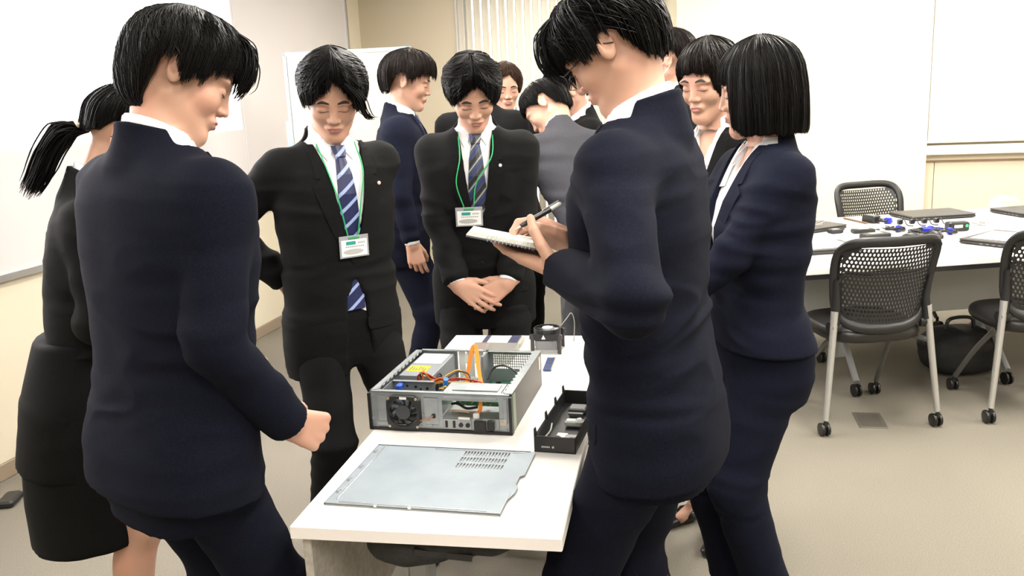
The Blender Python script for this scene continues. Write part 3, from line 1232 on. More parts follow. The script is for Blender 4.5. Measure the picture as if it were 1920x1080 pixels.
def hand_parts(side, curl=(30, 30, 30, 30), thumb=(25, 20, 20), spread=4, tadd=30):
    """a hand in its own frame: wrist at 0, fingers to +Y, back of the hand +Z, thumb on side*X.
    Returns cones (a, b, ra, rb) for palm and each finger."""
    s = side
    C = []
    palm = [((0, -.03, 0), (0, .005, 0), .026, .026)]
    fx = [.031, .0105, -.0105, -.031]
    fl = [(.040, .024, .019), (.044, .028, .021), (.041, .026, .020), (.032, .019, .018)]
    by = [.088, .092, .088, .080]
    pal = []
    for k in range(4):
        pal.append(((s * fx[k] * .55, .012, -.002), (s * fx[k], by[k] - .004, 0), .0165, .0118 if k < 3 else .0108))
    fingers = []
    for k in range(4):
        c = curl[k]
        if np.isscalar(c):
            c = (c, c * 1.1, c * .7)
        p = np.array([s * fx[k], by[k], 0.])
        az = s * (1.5 - k) * spread
        ang = 0
        pts = [p]
        for j in range(3):
            ang += c[j]
            dvec = Rz(-az) @ np.array([0, math.cos(math.radians(ang)), -math.sin(math.radians(ang))])
            p = p + dvec * fl[k][j]
            pts.append(p)
        r = [.0098, .0088, .0080, .0066] if k < 3 else [.0086, .0078, .0070, .0060]
        fingers.append((pts, r))
    # thumb
    p = np.array([s * .022, .012, -.010])
    pts = [p]
    yaw = tadd
    pit = thumb[0]
    L = (.043, .033, .026)
    for j in range(3):
        if j:
            yaw -= thumb[j]
            pit += thumb[j] * .25
        dv = np.array([s * math.sin(math.radians(yaw)) * math.cos(math.radians(pit)), math.cos(math.radians(yaw)) * math.cos(math.radians(pit)), -math.sin(math.radians(pit))])
        p = p + dv * L[j]
        pts.append(p)
    fingers.append((pts, [.0155, .0112, .0098, .0078]))
    return palm, pal, fingers


def hand_sdf(q, hp):
    palm, pal, fingers = hp
    d = None
    for a, b, ra, rb in palm:
        c = cone(q * np.array([1, 1, 1.25]), a, b, ra, rb)
        d = c if d is None else smin(d, c, .01)
    for a, b, ra, rb in pal:
        d = smin(d, cone(q, a, b, ra, rb), .013)
    for pts, r in fingers:
        f = None
        for j in range(3):
            c = cone(q, pts[j], pts[j + 1], r[j], r[j + 1])
            f = c if f is None else smin(f, c, .0025)
        d = smin(d, f, .0035 if r[0] < .012 else .009)
    return d


class Fig:
    def __init__(s, label, loc, yaw, H=1.72, fem=False, pelvis=(0, 0), pz=None, lean=0, roll=0, twist=0, bow=0,
                 head=(0, 0, 0), nod=0, LW=None, RW=None, LP=(.4, .8, -.2), RP=(-.4, .8, -.2), LA=None, RA=None,
                 LH=None, RH=None, width=1., girth=1., res=1., neckfwd=0., group='people in dark suits', leg_w=1., slim=1., hs=1.07):
        s.k = H / 1.72
        k = s.k
        s.fem = fem
        s.width = width
        s.girth = girth
        s.res = res
        s.root = empty('person', label, 'person', (loc[0], loc[1], 0), math.radians(yaw), group)
        s.leg_w = leg_w
        s.slim = slim
        s.hk = k * hs
        s.P = np.array([pelvis[0], pelvis[1], (.925 * k if pz is None else pz)])
        s.T = Rz(twist) @ Ry(roll) @ Rx(lean)
        s.Tp = Rz(twist * .6)
        s.N = s.P + s.T @ (np.array([0, .012 - neckfwd * .3, .55]) * k)
        nk = s.T @ Rx(bow) @ (np.array([0, -.018 - neckfwd, .139]) * k)
        s.HC = s.N + nk
        s.Hd = s.T @ Rx(bow) @ Rz(head[0]) @ Rx(head[1]) @ Ry(head[2])
        sw = (.160 if fem else .180) * width
        s.S = {1: s.P + s.T @ (np.array([sw, .006, .468]) * k), -1: s.P + s.T @ (np.array([-sw, .006, .468]) * k)}
        s.a1, s.a2 = (.285 * k, .25 * k) if not fem else (.27 * k, .235 * k)
        W = {1: LW, -1: RW}
        Pl = {1: LP, -1: RP}
        s.E = {}
        s.W = {}
        for sd in (1, -1):
            w = W[sd]
            if w is None:
                w = s.P + np.array([sd * .26 * k, -.04, -.07 * k])
            s.E[sd], s.W[sd] = ik(s.S[sd], w, s.a1, s.a2, Pl[sd])
        s.hip = {sd: s.P + s.Tp @ np.array([sd * .088 * k, 0, -.03 * k]) for sd in (1, -1)}
        A = {1: LA, -1: RA}
        s.K = {}
        s.A = {}
        for sd in (1, -1):
            a = A[sd] or (sd * .11, .0)
            a = np.array([a[0], a[1], (a[2] if len(a) > 2 else .085 * k)])
            s.K[sd], s.A[sd] = ik(s.hip[sd], a, .42 * k, .42 * k, (sd * .1, -1, 0))
        s.hands = {1: LH, -1: RH}
        s.tab = [(z * k, w * k * width * girth, d * k * girth, c * k) for z, w, d, c in (TORSO_F if fem else TORSO_M)]

    # frames
    def tq(s, p):
        return (p - s.P) @ s.T

    def ft(s, q):
        return s.P + np.asarray(q) @ s.T.T

    def fh(s, q):
        return s.HC + (np.asarray(q) * s.hk) @ s.Hd.T

    def torso(s, p, off=0., zlo=None, tab=None):
        q = s.tq(p)
        t = [(z, w + off, d + off, c) for z, w, d, c in (tab or s.tab)]
        if zlo is not None:
            A_ = np.array(t)
            t = [(zlo, np.interp(zlo, A_[:, 0], A_[:, 1]), np.interp(zlo, A_[:, 0], A_[:, 2]), np.interp(zlo, A_[:, 0], A_[:, 3]))] + [r for r in t if r[0] > zlo + .005]
        return loft(q, t)

    def handframe(s, sd):
        h = s.hands[sd]
        fwd = s.W[sd] - s.E[sd]
        fwd /= np.linalg.norm(fwd)
        if h.get('dir') is not None:
            fwd = np.asarray(h['dir'], float)
            fwd /= np.linalg.norm(fwd)
        b = np.asarray(h['back'], float)
        b = b - fwd * b.dot(fwd)
        b /= np.linalg.norm(b)
        x = np.cross(fwd, b)
        return np.stack([x, fwd, b], 1)

    def body(s):
        k = s.k
        Vs, Fs, Ms = [], [], []
        n = 0

        def put(P, F, m=0):
            nonlocal n
            Vs.append(P)
            Fs.append(F + n)
            Ms.append(np.full(len(F), m) if np.isscalar(m) else m)
            n += len(P)
        R = s.Hd

        def fhead(p):
            q = (p - s.HC) @ R / s.hk
            d = head_sdf(q, s.fem) * s.hk
            a = s.HC + R @ (np.array([0, .022, -.05]) * s.hk)
            nr = .047 if s.fem else .054
            d = smin(d, cone(p, a, s.N + s.T @ np.array([0, .0, -.05]), nr * k, (nr + .006) * k), .018 * k)
            return smin(d, s.torso(p, -.022), .02)
        lo = np.minimum(s.HC - .16 * k, s.N - np.array([.14, .12, .02]))
        hi = np.maximum(s.HC + .16 * k, s.N + .1)
        P, F = surface_nets(fhead, lo, hi, .0034 * s.res)
        Q = (P - s.HC) @ R / s.hk
        fc = Q[F].mean(1)
        lip = (np.abs(fc[:, 0]) < .021) & (fc[:, 1] < -.0875) & (fc[:, 2] < -.0535) & (fc[:, 2] > -.0705) & ((np.abs(fc[:, 0]) / .021) ** 2 + ((fc[:, 2] + .0612) / .0085) ** 2 < 1)
        put(P, F, lip.astype(int))

        # trunk, arms, legs under the clothes
        def fbody(p):
            d = s.torso(p, -.024, .04)
            for sd in (1, -1):
                d = smin(d, cone(p, s.S[sd] + s.T @ np.array([-sd * .02, 0, -.02]), s.E[sd], .034, .034), .02)
                d = smin(d, cone(p, s.E[sd], s.W[sd], .036, .027), .012)
                d = smin(d, cone(p, s.hip[sd], s.K[sd], .07, .047), .02)
                d = smin(d, cone(p, s.K[sd], s.A[sd], .045, .033), .02)
                m = s.K[sd] * .7 + s.A[sd] * .3 + np.array([0, .012, 0])
                d = smin(d, ell(p, m, (.042, .046, .11)), .03)
                d = smin(d, cone(p, s.A[sd] + np.array([0, .02, -.045]), s.A[sd] + s.Tp @ np.array([0, -.11, -.055]), .03, .022), .03)
            return d
        allp = np.array([s.N, *s.S.values(), *s.E.values(), *s.W.values(), *s.K.values(), *s.A.values(), s.P])
        lo = allp.min(0) - .17
        hi = allp.max(0) + .08
        lo[2] = max(lo[2], 0.005)
        P, F = surface_nets(fbody, lo, hi, .014)
        put(P, F)
        for sd in (1, -1):
            if s.hands[sd] is None:
                continue
            h = s.hands[sd]
            HF = s.handframe(sd)
            hp = hand_parts(-sd if h.get('flip') else sd, **{a: b for a, b in h.items() if a in ('curl', 'thumb', 'spread', 'tadd')})
            Wp = s.W[sd]
            Ep = s.E[sd]

            def fhand(p, HF=HF, hp=hp, Wp=Wp, Ep=Ep):
                q = (p - Wp) @ HF / (k * (.93 if s.fem else 1))
                d = hand_sdf(q, hp)
                return smin(d, cone(p, Ep * .35 + Wp * .65, Wp, .034 * k, .0265 * k), .012)
            c = Wp + HF @ np.array([0, .06, -.02])
            lo = np.minimum(c - .13, Ep * .35 + Wp * .65 - .04)
            hi = np.maximum(c + .13, Ep * .35 + Wp * .65 + .04)
            P, F = surface_nets(fhand, lo, hi, .0024 * s.res)
            put(P, F)
        o = link_mesh('body', np.vstack(Vs), np.vstack(Fs), None, s.root, mats=[SKIN, LIPS], midx=np.concatenate(Ms))
        return o

    def face_marks(s, body):
        """eyebrows and lashes laid on the face"""
        R, k = s.Hd, s.k

        def f(q):
            return head_sdf(q, s.fem)
        for sd in (1, -1):
            xs = np.linspace(.012, .047, 9)
            for (z0, bow, w, off, thn) in ((.021, .006, .0032, -.0008, .0022), (-.0045, -.004, .0011, -.0006, .0014)):
                t = (xs - .012) / .035
                zc = z0 + bow * np.sin(t * math.pi * .9) - (.003 * t if z0 > 0 else -.001 * t)
                ww = w * np.sin(np.clip(t * .9 + .1, 0, 1) * math.pi) ** .5
                rows = []
                for sgn in (-1, 1):
                    o = np.stack([sd * xs, np.full(9, -.2), zc + sgn * ww], 1)
                    h, ok = trace(f, o, (0, 1, 0), .25, 120)
                    rows.append(h)
                G = np.stack(rows, 0)
                if np.isnan(G).any():
                    continue
                Nn = np.tile(np.array([0, -1., 0]), (2, 9, 1))
                V, F = sheet(G + np.array([0, .001, 0]), Nn, thn)
                link_mesh('eyebrow' if z0 > 0 else 'eyelashes', s.fh(V), F, BROW, body)

    # ---------------- clothes
    def jfull(s, p, off=0.):
        k = s.k
        q = s.tq(p)
        d = s.torso(p, off, s.hem)
        kk = np.clip((q[:, 2] / k - .30) / .12, 0, 1) * .035 + .006
        fem = s.fem
        g = .87 if fem else 1.
        g *= s.slim
        for sd in (1, -1):
            S, E, W = s.S[sd], s.E[sd], s.W[sd]
            if s.armless == sd:
                continue
            Si = S + s.T @ np.array([-sd * .012, 0, -.006]) * k
            ua = cone(p, Si, E, (.064 * g + off) * k, (.053 * g + off) * k)
            u = (W - E) / np.linalg.norm(W - E)
            fa = cone(p, E, W + u * .03, (.053 * g + off) * k, (.042 * g + off) * k)
            fa = smax(fa, (p - (W - u * s.cuff)) @ u, .004)
            arm = smin(ua, fa, .02)
            d = np.where(q[:, 2] > -9, smin(d, arm, kk), d)
        c0 = s.N + s.T @ np.array([0, .012, -.045]) * k
        c1 = s.N + s.Tn @ np.array([0, .014, .024]) * k
        nr = .062 if fem else .071
        d = smin(d, smax(cone(p, c0, c1, (nr + .014 + off) * k, (nr - .003 + off) * k), (p - c1) @ (s.Tn @ Rx(16)[:, 2]) + .002, .006), .018)
        return d

    def vcut(s, q, grow=0.):
        """the front opening of the jacket, in the torso frame"""
        k = s.k
        z = q[:, 2] / k
        zb = s.button
        a = np.interp(z, [zb - .001, zb, zb + .12, .50, .53, .555, .60], [-.05, 0, .030 * s.vw, .058 * s.vw, .066 * s.vw, .095, .16])
        if s.open_low:
            a = np.maximum(a, np.interp(z, [-.3, -.19, zb - .12, zb - .01], [s.open_low + .03, s.open_low, .034, -.03]))
        a = (a + grow) * k
        yc = np.interp(z, [0, .45, .52, .6], [0, 0, .014, .032]) * k
        return np.maximum(np.abs(q[:, 0] - s.vx * k) - a, q[:, 1] - yc)

    def jacket(s, m, hem=-.19, button=.16, cuff=.012, folds=.005, open_low=0, vx=0., vw=1., h=.0075, name='jacket', seed=1., armless=0, pin=False, pocket=True):
        s.hem = hem * s.k
        s.button = button
        s.cuff = cuff
        s.vx = vx
        s.vw = vw
        s.open_low = open_low
        s.armless = armless
        s.Tn = s.T
        k = s.k

        def f(p):
            return smax(s.jfull(p), -s.vcut(s.tq(p)), .003)
        pts = [s.N + .0, *s.E.values(), *s.W.values(), *s.S.values()]
        for sx in (-1, 1):
            for sy in (-1, 1):
                pts.append(s.ft((sx * .21 * k, sy * .14 * k, s.hem)))
                pts.append(s.ft((sx * .21 * k, sy * .12 * k, .4 * k)))
        pts = np.array(pts)
        P, F = surface_nets(f, pts.min(0) - .085, pts.max(0) + .085, h * s.res)
        N = vnormals(P, F)
        q = s.tq(P)
        amp = np.full(len(P), folds * .45)
        for sd in (1, -1):
            for J, r, w in ((s.E[sd], .11, 1.7), (s.S[sd] + s.T @ np.array([-sd * .05, 0, -.1]), .09, .9), (s.W[sd], .10, .9)):
                amp += folds * w * np.exp(-((P - J) ** 2).sum(1) / (r * r))
        amp += folds * .8 * np.exp(-((q[:, 2] - .1 * k) / .1) ** 2)
        edge = np.clip((q[:, 2] - s.hem) / .03, .25, 1)
        P = P + N * (fold(P, 1., 10., seed * 13.7) * amp * edge)[:, None]
        o = link_mesh(name, P, F, m, s.root)
        s.jk = o
        s.jmat = m
        return o

    def on_front(s, X, Z, f, lift=.0, L=.5):
        """points of the (x, z) grid in the torso frame laid on surface f from the front"""
        sh = X.shape
        q = np.stack([X.ravel() * s.k, np.full(X.size, -.34), Z.ravel() * s.k], 1)
        o = s.ft(q)
        P, ok = trace(f, o, s.T @ np.array([0, 1., 0]), L, 90)
        if not ok.all():
            y = s.tq(P)[:, 1]
            y[~ok] = np.nanmax(y[ok]) if ok.any() else 0
            q[:, 1] = np.where(ok, y, y)
            P = s.ft(q)
        P = P - s.T[:, 1] * lift
        return P.reshape(*sh, 3)

    def lapels(s, pin=None, wide=1., fem=False):
        zb = s.button
        for sd in (1, -1):
            z = np.array([zb - .012, zb + .01, zb + .05, zb + .1, zb + .15, .385, .405, .412, .432, .436, .46, .49, .515, .535])
            z = np.sort(np.unique(np.where(z > .535, .535, z)))
            inn = np.interp(z, [zb - .02, zb, zb + .12, .50, .53, .60], np.array([-.004, -.002, .028 * s.vw, .056 * s.vw, .064 * s.vw, .07]))
            out = inn + np.interp(z, [zb - .012, zb + .05, .405, .412, .432, .436, .535], np.array([.010, .034, .062, .060, .030, .046, .020])) * wide
            c = np.linspace(0, 1, 6)
            X = (inn[:, None] * (1 - c) + out[:, None] * c) * sd + s.vx
            Z = np.tile(z[:, None], (1, 6))
            G = s.on_front(X, Z, s.jfull, -.004)
            Nn = np.tile(-s.T[:, 1], (len(z), 6, 1))
            V, F = sheet(G, Nn, .0105)
            o = link_mesh('lapel', V, F, s.jmat, s.jk, smooth=False)
        if pin:
            zx, zz, col = pin
            g = s.on_front(np.array([[zx]]), np.array([[zz]]), s.jfull, .006)[0, 0]
            m = MB()
            T = Matrix.Translation(g) @ Matrix(s.T.tolist()).to_4x4() @ Matrix.Rotation(math.radians(90), 4, 'X')
            m.lathe([(.0045, 0), (.006, .0015), (.0055, .004), (.002, .005)], n=14, T=T)
            m.build('lapel_pin', mat('pin_' + col, {'white': (.8, .8, .78), 'pink': (.8, .55, .5)}[col], .25, spec=.8), s.jk)

    def button_(s, z, x=0.0, col='black'):
        g = s.on_front(np.array([[x + s.vx]]), np.array([[z]]), s.jfull, .0)[0, 0]
        m = MB()
        T = Matrix.Translation(g) @ Matrix(s.T.tolist()).to_4x4() @ Matrix.Rotation(math.radians(90), 4, 'X')
        m.lathe([(.0095, -.002), (.0105, .002), (.0095, .0055), (.007, .0045), (.001, .0045)], n=16, T=T)
        m.build('button', mat('suit_button', (.012, .012, .012), .3, spec=.6), s.jk)

    def flap(s, sd, z=-.03, x=.105, w=.07, y0=0):
        """pocket flap"""
        c = np.linspace(-1, 1, 7)
        zz = np.array([0, -.012, -.03, -.042])
        X = x * sd + c[None, :] * w * np.array([1, 1, 1, .93])[:, None]
        Z = z + zz[:, None] + 0 * c[None, :] + sd * -.004 * c[None, :]
        G = s.on_front(X, Z, s.jfull, -.002)
        V, F = sheet(G, np.tile(-s.T[:, 1], (4, 7, 1)), .005)
        link_mesh('pocket_flap', V, F, s.jmat, s.jk, smooth=False)

    def shirt_f(s, p):
        k = s.k
        d = s.torso(p, -.011, s.szlo * k)
        c0 = s.N + s.T @ np.array([0, .004, -.03]) * k
        c1 = s.N + s.T @ np.array([0, .004, .034]) * k
        nr = .053 if s.fem else .062
        # higher at the back than at the throat
        up = s.T @ Rx(22)[:, 2]
        c = smax(cone(p, c0, c1, (nr + .006) * k, nr * k), (p - c1) @ up + .002, .003)
        return smin(d, c, .006)

    def shirt(s, m=None, cuffs=(1, -1), h=.006, collar=True, opening=False, zlo=.07):
        s.szlo = zlo
        m = m or SHIRT
        k = s.k

        def f(p):
            d = s.shirt_f(p)
            if opening:
                q = s.tq(p) / k
                a = np.interp(q[:, 2], [.40, .56], [0, .05])
                d = smax(d, -np.maximum(np.abs(q[:, 0]) - a, q[:, 1] + .02) * k, .003)
            for sd in cuffs:
                if s.hands[sd] is None:
                    continue
                u = (s.W[sd] - s.E[sd]) / np.linalg.norm(s.W[sd] - s.E[sd])
                c = cone(p, s.W[sd] - u * .06, s.W[sd] + u * .03, .037 * k, .035 * k)
                c = smax(c, (p - s.W[sd] - u * (.004 - s.cuff + .008)) @ u, .002)
                d = np.minimum(d, c)
            return d
        pts = np.array([s.N, s.ft((.19, .1, 0)), s.ft((-.19, -.1, 0)), s.ft((.19, -.1, .3)), s.ft((-.19, .1, .3))] + [s.W[c] for c in cuffs if s.hands[c] is not None])
        P, F = surface_nets(f, pts.min(0) - .06, pts.max(0) + .09, h * s.res)
        o = link_mesh('shirt', P, F, m, s.root)
        s.sh = o
        if collar:
            for sd in (1, -1):
                # the two collar wings
                z = np.linspace(0, 1, 5)
                ct = np.linspace(0, 1, 4)
                x_in = np.interp(z, [0, 1], [.004, .012])
                top = np.array([[.004, .545], [.030, .548], [.056, .556]])
                bot = np.array([[.018, .515], [.042, .482], [.064, .520]])
                if opening:
                    top = np.array([[.040, .538], [.052, .545], [.060, .552]])
                    bot = np.array([[.020, .430], [.052, .425], [.072, .510]])
                rows = []
                for t in z:
                    a = top * (1 - t) + bot * t
                    u = np.linspace(0, 2, 7)
                    rows.append(np.stack([np.interp(u, [0, 1, 2], a[:, 0]), np.interp(u, [0, 1, 2], a[:, 1])], 1))
                A = np.array(rows)
                G = s.on_front(A[..., 0] * sd * (.9 if s.fem else 1), A[..., 1] - (.01 if s.fem else 0), f, .001 if not opening else .004)
                V, F2 = sheet(G, np.tile(-s.T[:, 1], (5, 7, 1)), .004)
                link_mesh('collar_wing', V, F2, m, o, smooth=False)
        return o

    def tie(s, m, zend=-.02, bend=0., side=0.):
        z = np.array([.528, .512, .495, .490, .44, .38, .30, .22, .14, .08, .03, zend + .035, zend])
        z = z[z >= zend]
        w = np.interp(z, [zend, zend + .035, .1, .3, .44, .490, .4951, .528], [.001, .042, .041, .036, .025, .0155, .0175, .024])
        c = np.linspace(-1, 1, 5)
        X = w[:, None] * c[None] + bend * (.5 - z[:, None]) + side
        Z = np.tile(z[:, None], (1, 5))
        G = s.on_front(X, Z, s.shirt_f, .002)
        kn = np.interp(z, [.485, .495, .51, .53], [0, .010, .010, .004])
        G = G - s.T[:, 1] * kn[:, None, None]
        bulge = (1 - c ** 2) * .004
        G = G - s.T[:, 1] * bulge[None, :, None]
        V, F = sheet(G, np.tile(-s.T[:, 1], (len(z), 5, 1)), .005)
        o = link_mesh('tie', V, F, m, s.root, smooth=False)
        return o

    def trousers(s, m, folds=.006, h=.009, seed=3., flare=1., crop=.035, top=.16):
        k = s.k
        tab = [(-.20, .150, .110, .012), (-.12, .178, .122, .014), (-.03, .180, .124, .012), (.06, .168, .110, .004), (.16, .160, .100, 0)]
        if s.fem:
            tab = [(-.20, .150, .110, .016), (-.12, .180, .126, .018), (-.03, .176, .122, .014), (.06, .150, .098, .004), (.14, .140, .088, 0)]
        tab = [(a * k, b * k * s.width, c * k, e * k) for a, b, c, e in tab if a <= top]
        g = s.leg_w

        def f(p):
            q = (p - s.P) @ (s.Tp)
            d = loft(q, tab)
            if abs(s.T[2, 2]) < .9:
                q2 = (p - s.P) @ s.T
                d = smin(d, loft(q2, tab), .05)
            for sd in (1, -1):
                hp = s.hip[sd] + s.Tp @ np.array([0, .012, -.03]) * k
                th = cone(p, hp, s.K[sd], .094 * k * g, .068 * k * g)
                u = (s.A[sd] - s.K[sd]) / np.linalg.norm(s.A[sd] - s.K[sd])
                cf = cone(p, s.K[sd], s.A[sd] + u * .04, .068 * k * g, .058 * k * g * flare)
                cf = smax(cf, (s.A[sd][2] - .085 * k + crop) - p[:, 2], .004)
                l = smin(th, cf, .03)
                d = smin(d, l, .022)
            return d
        pts = np.array([s.P + np.array([.2, .15, .14]), s.P - np.array([.2, .15, 0]), *s.K.values(), *s.A.values()])
        P, F = surface_nets(f, pts.min(0) - .085, pts.max(0) + np.array([.085, .085, .05]), h * s.res)
        N = vnormals(P, F)
        amp = np.full(len(P), folds * .5)
        for sd in (1, -1):
            for J, r, w in ((s.K[sd], .13, 1.1), (s.A[sd], .13, 1.3), (s.hip[sd] + np.array([0, 0, -.12]), .1, .6)):
                amp += folds * w * np.exp(-((P - J) ** 2).sum(1) / (r * r))
        P = P + N * (fold(P, 1., 8., seed * 7.1, (.5, .4, 1.8)) * amp)[:, None]
        return link_mesh('trousers', P, F, m, s.root)

    def skirt(s, m, hemz=.50, w=.2, d=.15):
        k = s.k
        zt = s.P[2]
        tab = [(hemz, w, d, .02), (hemz + .12, w * 1.0, d, .02), (zt - .12, .198 * k, .142 * k, .018), (zt - .02, .19 * k, .13 * k, .014), (zt + .12, .152 * k, .095 * k, 0)]

        def f(p):
            q = (p - np.array([s.P[0], s.P[1], 0])) @ s.Tp
            return loft(q, tab, 2.2)
        c = s.P
        P, F = surface_nets(f, (c[0] - .26, c[1] - .24, hemz - .04), (c[0] + .26, c[1] + .24, zt + .14), .009)
        N = vnormals(P, F)
        P = P + N * (fold(P, .006, 6., 5., (1, 1, .5)))[:, None]
        return link_mesh('skirt', P, F, m, s.root)

    def shoes(s, m, kind='oxford', sides=(1, -1), yaw={1: 8, -1: -8}):
        k = s.k
        for sd in sides:
            a = s.A[sd]
            Rf = s.Tp @ Rz(yaw[sd])
            o = np.array([a[0], a[1], a[2] - .085 * k])

            def f(p):
                q = (p - o) @ Rf / k
                if kind == 'oxford':
                    d = cone(q * np.array([1, 1, 1.0]), (0, .035, .045), (0, -.05, .042), .040, .041)
                    d = smin(d, cone(q * np.array([.95, 1, 1.25]), (0, -.06, .042), (0, -.165, .036), .042, .030), .02)
                    d = smin(d, cone(q, (0, .01, .06), (0, .008, .10), .038, .036), .02)
                    d = smax(d, .006 - q[:, 2], .004)
                    sole = smax(cone(q * np.array([.95, 1, .2]), (0, .03, .002), (0, -.165, .002), .042, .036), np.abs(q[:, 2] - .008) - .008, .002)
                    d = np.minimum(d, sole)
                else:
                    d = cone(q * np.array([1, 1, 1.2]), (0, .03, .03), (0, -.06, .03), .032, .037)
                    d = smin(d, cone(q * np.array([.95, 1, 1.5]), (0, -.06, .03), (0, -.155, .026), .038, .025), .02)
                    d = smax(d, .004 - q[:, 2], .004)
                    top = cone(q * np.array([1, 1, .55]), (0, .03, .030), (0, -.075, .030), .026, .027)
                    d = smax(d, -np.maximum(top, .026 - q[:, 2]), .003)
                    d = np.minimum(d, smax(cone(q * np.array([1, 1, .3]), (0, .035, .0), (0, .02, .0), .024, .024), np.abs(q[:, 2] - .012) - .012, .002))
                return d * k * .8
            P, F = surface_nets(f, o - np.array([.25, .25, .01]), o + np.array([.25, .25, .14]), .005)
            link_mesh('shoe', P, F, m, s.root)

    # ---------------- hair
    def hair(s, m, st, strands=0, seed=1, name='hair'):
        """st: end = [(azimuth, polar)], thick = [(azimuth, t)], long, part, locks"""
        rs = np.random.RandomState(seed)
        k = s.k
        C = np.array([0, .012, .030])
        ea = np.array(st['end'], float)
        ta = np.array(st['thick'], float)
        tcrown = st.get('crown', .018)
        lng = st.get('long', False)
        part = st.get('part')
        tend = st.get('tend', .6)
        lock = st.get('locks', 5.)
        tilt = Rx(st.get('tilt', -8))

        def wrap(tab, ph):
            x = np.concatenate([tab[:, 0] - 360, tab[:, 0], tab[:, 0] + 360])
            y = np.tile(tab[:, 1], 3)
            return np.interp(ph, x, y)

        def pos(ph, th, t):
            a = np.radians(ph)
            b = np.radians(np.minimum(th, 180))
            rho = np.sin(b)
            ze = np.cos(b)
            if lng:
                over = np.clip(th - 90, 0, None)
                rho = np.where(th > 90, 1 + st.get('flare', .05) * np.sin(np.clip(over / 70, 0, 1) * math.pi * .75) - st.get('curl', .10) * np.clip((over - 55) / 25, 0, 1) ** 2, rho)
                z = np.where(th > 90, -over * .0023, ze * (.088 + t))
            else:
                z = np.where(ze > 0, ze * (.088 + t), ze * .125)
                wb = np.clip((np.abs((ph + 180) % 360 - 180) - 60) / 45, 0, 1)
                rho = np.where(th > 90, rho * (1 - wb) + np.cos(np.radians((th - 90) * .66)) * wb, rho)
            x = (.077 + t) * rho * np.sin(a)
            y = -(.096 + t) * rho * np.cos(a)
            q = np.stack([x, y, z], -1)
            q = q @ (tilt.T)
            return q + C

        def thick(ph, th, u):
            t = wrap(ta, ph)
            te = wrap(np.array([(0, tend), (60, tend), (85, tend * .8), (118, .35), (180, .22), (-118, .35), (-85, tend * .8), (-60, tend)]), ph) if not lng else tend
            tt = np.interp(u, [0, .35, .7], [0, .75, 1]) * (1 - (1 - te) * np.clip((u - .7) / .3, 0, 1))
            return tcrown * (1 - np.clip(u * 2.2, 0, 1)) + t * tt * np.clip(u * 2.2, 0, 1) + 0.0

        def lockn(ph, u, sc=1.):
            a = np.radians(ph)
            v = np.stack([np.cos(a) * 4.2 * sc, np.sin(a) * 4.2 * sc, u * 1.1 + seed * 3.3 + 0 * a], -1)
            return noise3(v.reshape(-1, 3)).reshape(np.shape(ph))
        na, nt = 200, 46
        ph = np.linspace(-180, 180, na, endpoint=False)
        u = np.linspace(0, 1, nt)
        PH, U = np.meshgrid(ph, u, indexing='ij')
        jag = lockn(PH, U * 0 + 3, 2.4) * lock
        TH = np.maximum(wrap(ea, PH) + jag, 8) * U
        t = thick(PH, TH, U)
        t = t + .0035 * lockn(PH, U, 1.6) * np.clip(U * 3, 0, 1) + .0022 * lockn(PH, U * 2.5, 5) * np.clip(U * 3, 0, 1)
        if part is not None:
            a = np.radians(PH)
            xx = np.sin(np.radians(np.minimum(TH, 90))) * np.sin(a) * .08
            front = (np.cos(a) > -.2)
            t = t - .013 * np.exp(-((xx - part) / .005) ** 2) * front * np.clip((95 - TH) / 30, 0, 1)
        ti = np.maximum(t - .016, -.006)
        ti = np.where(U < .8, -.006, np.minimum(ti, -.006 + (U - .8) * 5 * (ti + .006)))
        O = pos(PH, TH, t)
        I = pos(PH, TH * .995, ti)
        V = np.vstack([O.reshape(-1, 3), I.reshape(-1, 3)])
        uv = np.vstack([np.stack([PH / 360 + .5, U], -1).reshape(-1, 2)] * 2)
        F = []
        K = na * nt
        for i in range(na):
            i2 = (i + 1) % na
            for j in range(nt - 1):
                a, b, c, d = i * nt + j, i2 * nt + j, i2 * nt + j + 1, i * nt + j + 1
                F.append((a, d, c, b))
                F.append((K + a, K + b, K + c, K + d))
            a, b = i * nt + nt - 1, i2 * nt + nt - 1
            F.append((a, K + a, K + b, b))
        ns = strands
        if ns:
            n = 11
            tt = np.linspace(0, 1, n)
            p1 = rs.uniform(-180, 180, ns)
            swirl = st.get('swirl', 12)
            endth = wrap(ea, p1) + rs.uniform(-6, st.get('fray', 7), ns) + lockn(p1, p1 * 0 + 3, 2.4) * lock
            th0 = rs.uniform(2, .75, ns) * 0 + rs.uniform(.03, .7, ns) * endth
            if part is not None:
                pp = math.degrees(math.asin(np.clip(part / .08, -1, 1)))
                fr = np.abs(p1) < 125
                th0 = np.where(fr, rs.uniform(3, 68, ns), th0)
                sx = np.sign(p1 - pp)
                p0 = np.where(fr, pp + sx * 6, p1)
            else:
                p0 = p1 - swirl * rs.uniform(.6, 1.4, ns)
            e = np.clip(tt * 1.5, 0, 1) ** .8
            PHs = p0[:, None] + (p1 - p0)[:, None] * e[None]
            THs = th0[:, None] + (endth - th0)[:, None] * tt[None]
            Us = THs / (wrap(ea, PHs) + 1e-6)
            Us = np.clip(Us, 0, 1.1)
            ts = thick(PHs, THs, np.clip(Us, 0, 1)) + .0035 * lockn(PHs, Us, 1.6) * np.clip(Us * 3, 0, 1) + .0022 * lockn(PHs, Us * 2.5, 5) * np.clip(Us * 3, 0, 1)
            ts = ts + rs.uniform(-.0005, .0026, ns)[:, None] + .003 * rs.uniform(-.3, 1, ns)[:, None] * tt[None] ** 3
            Ps = pos(PHs, THs, ts)
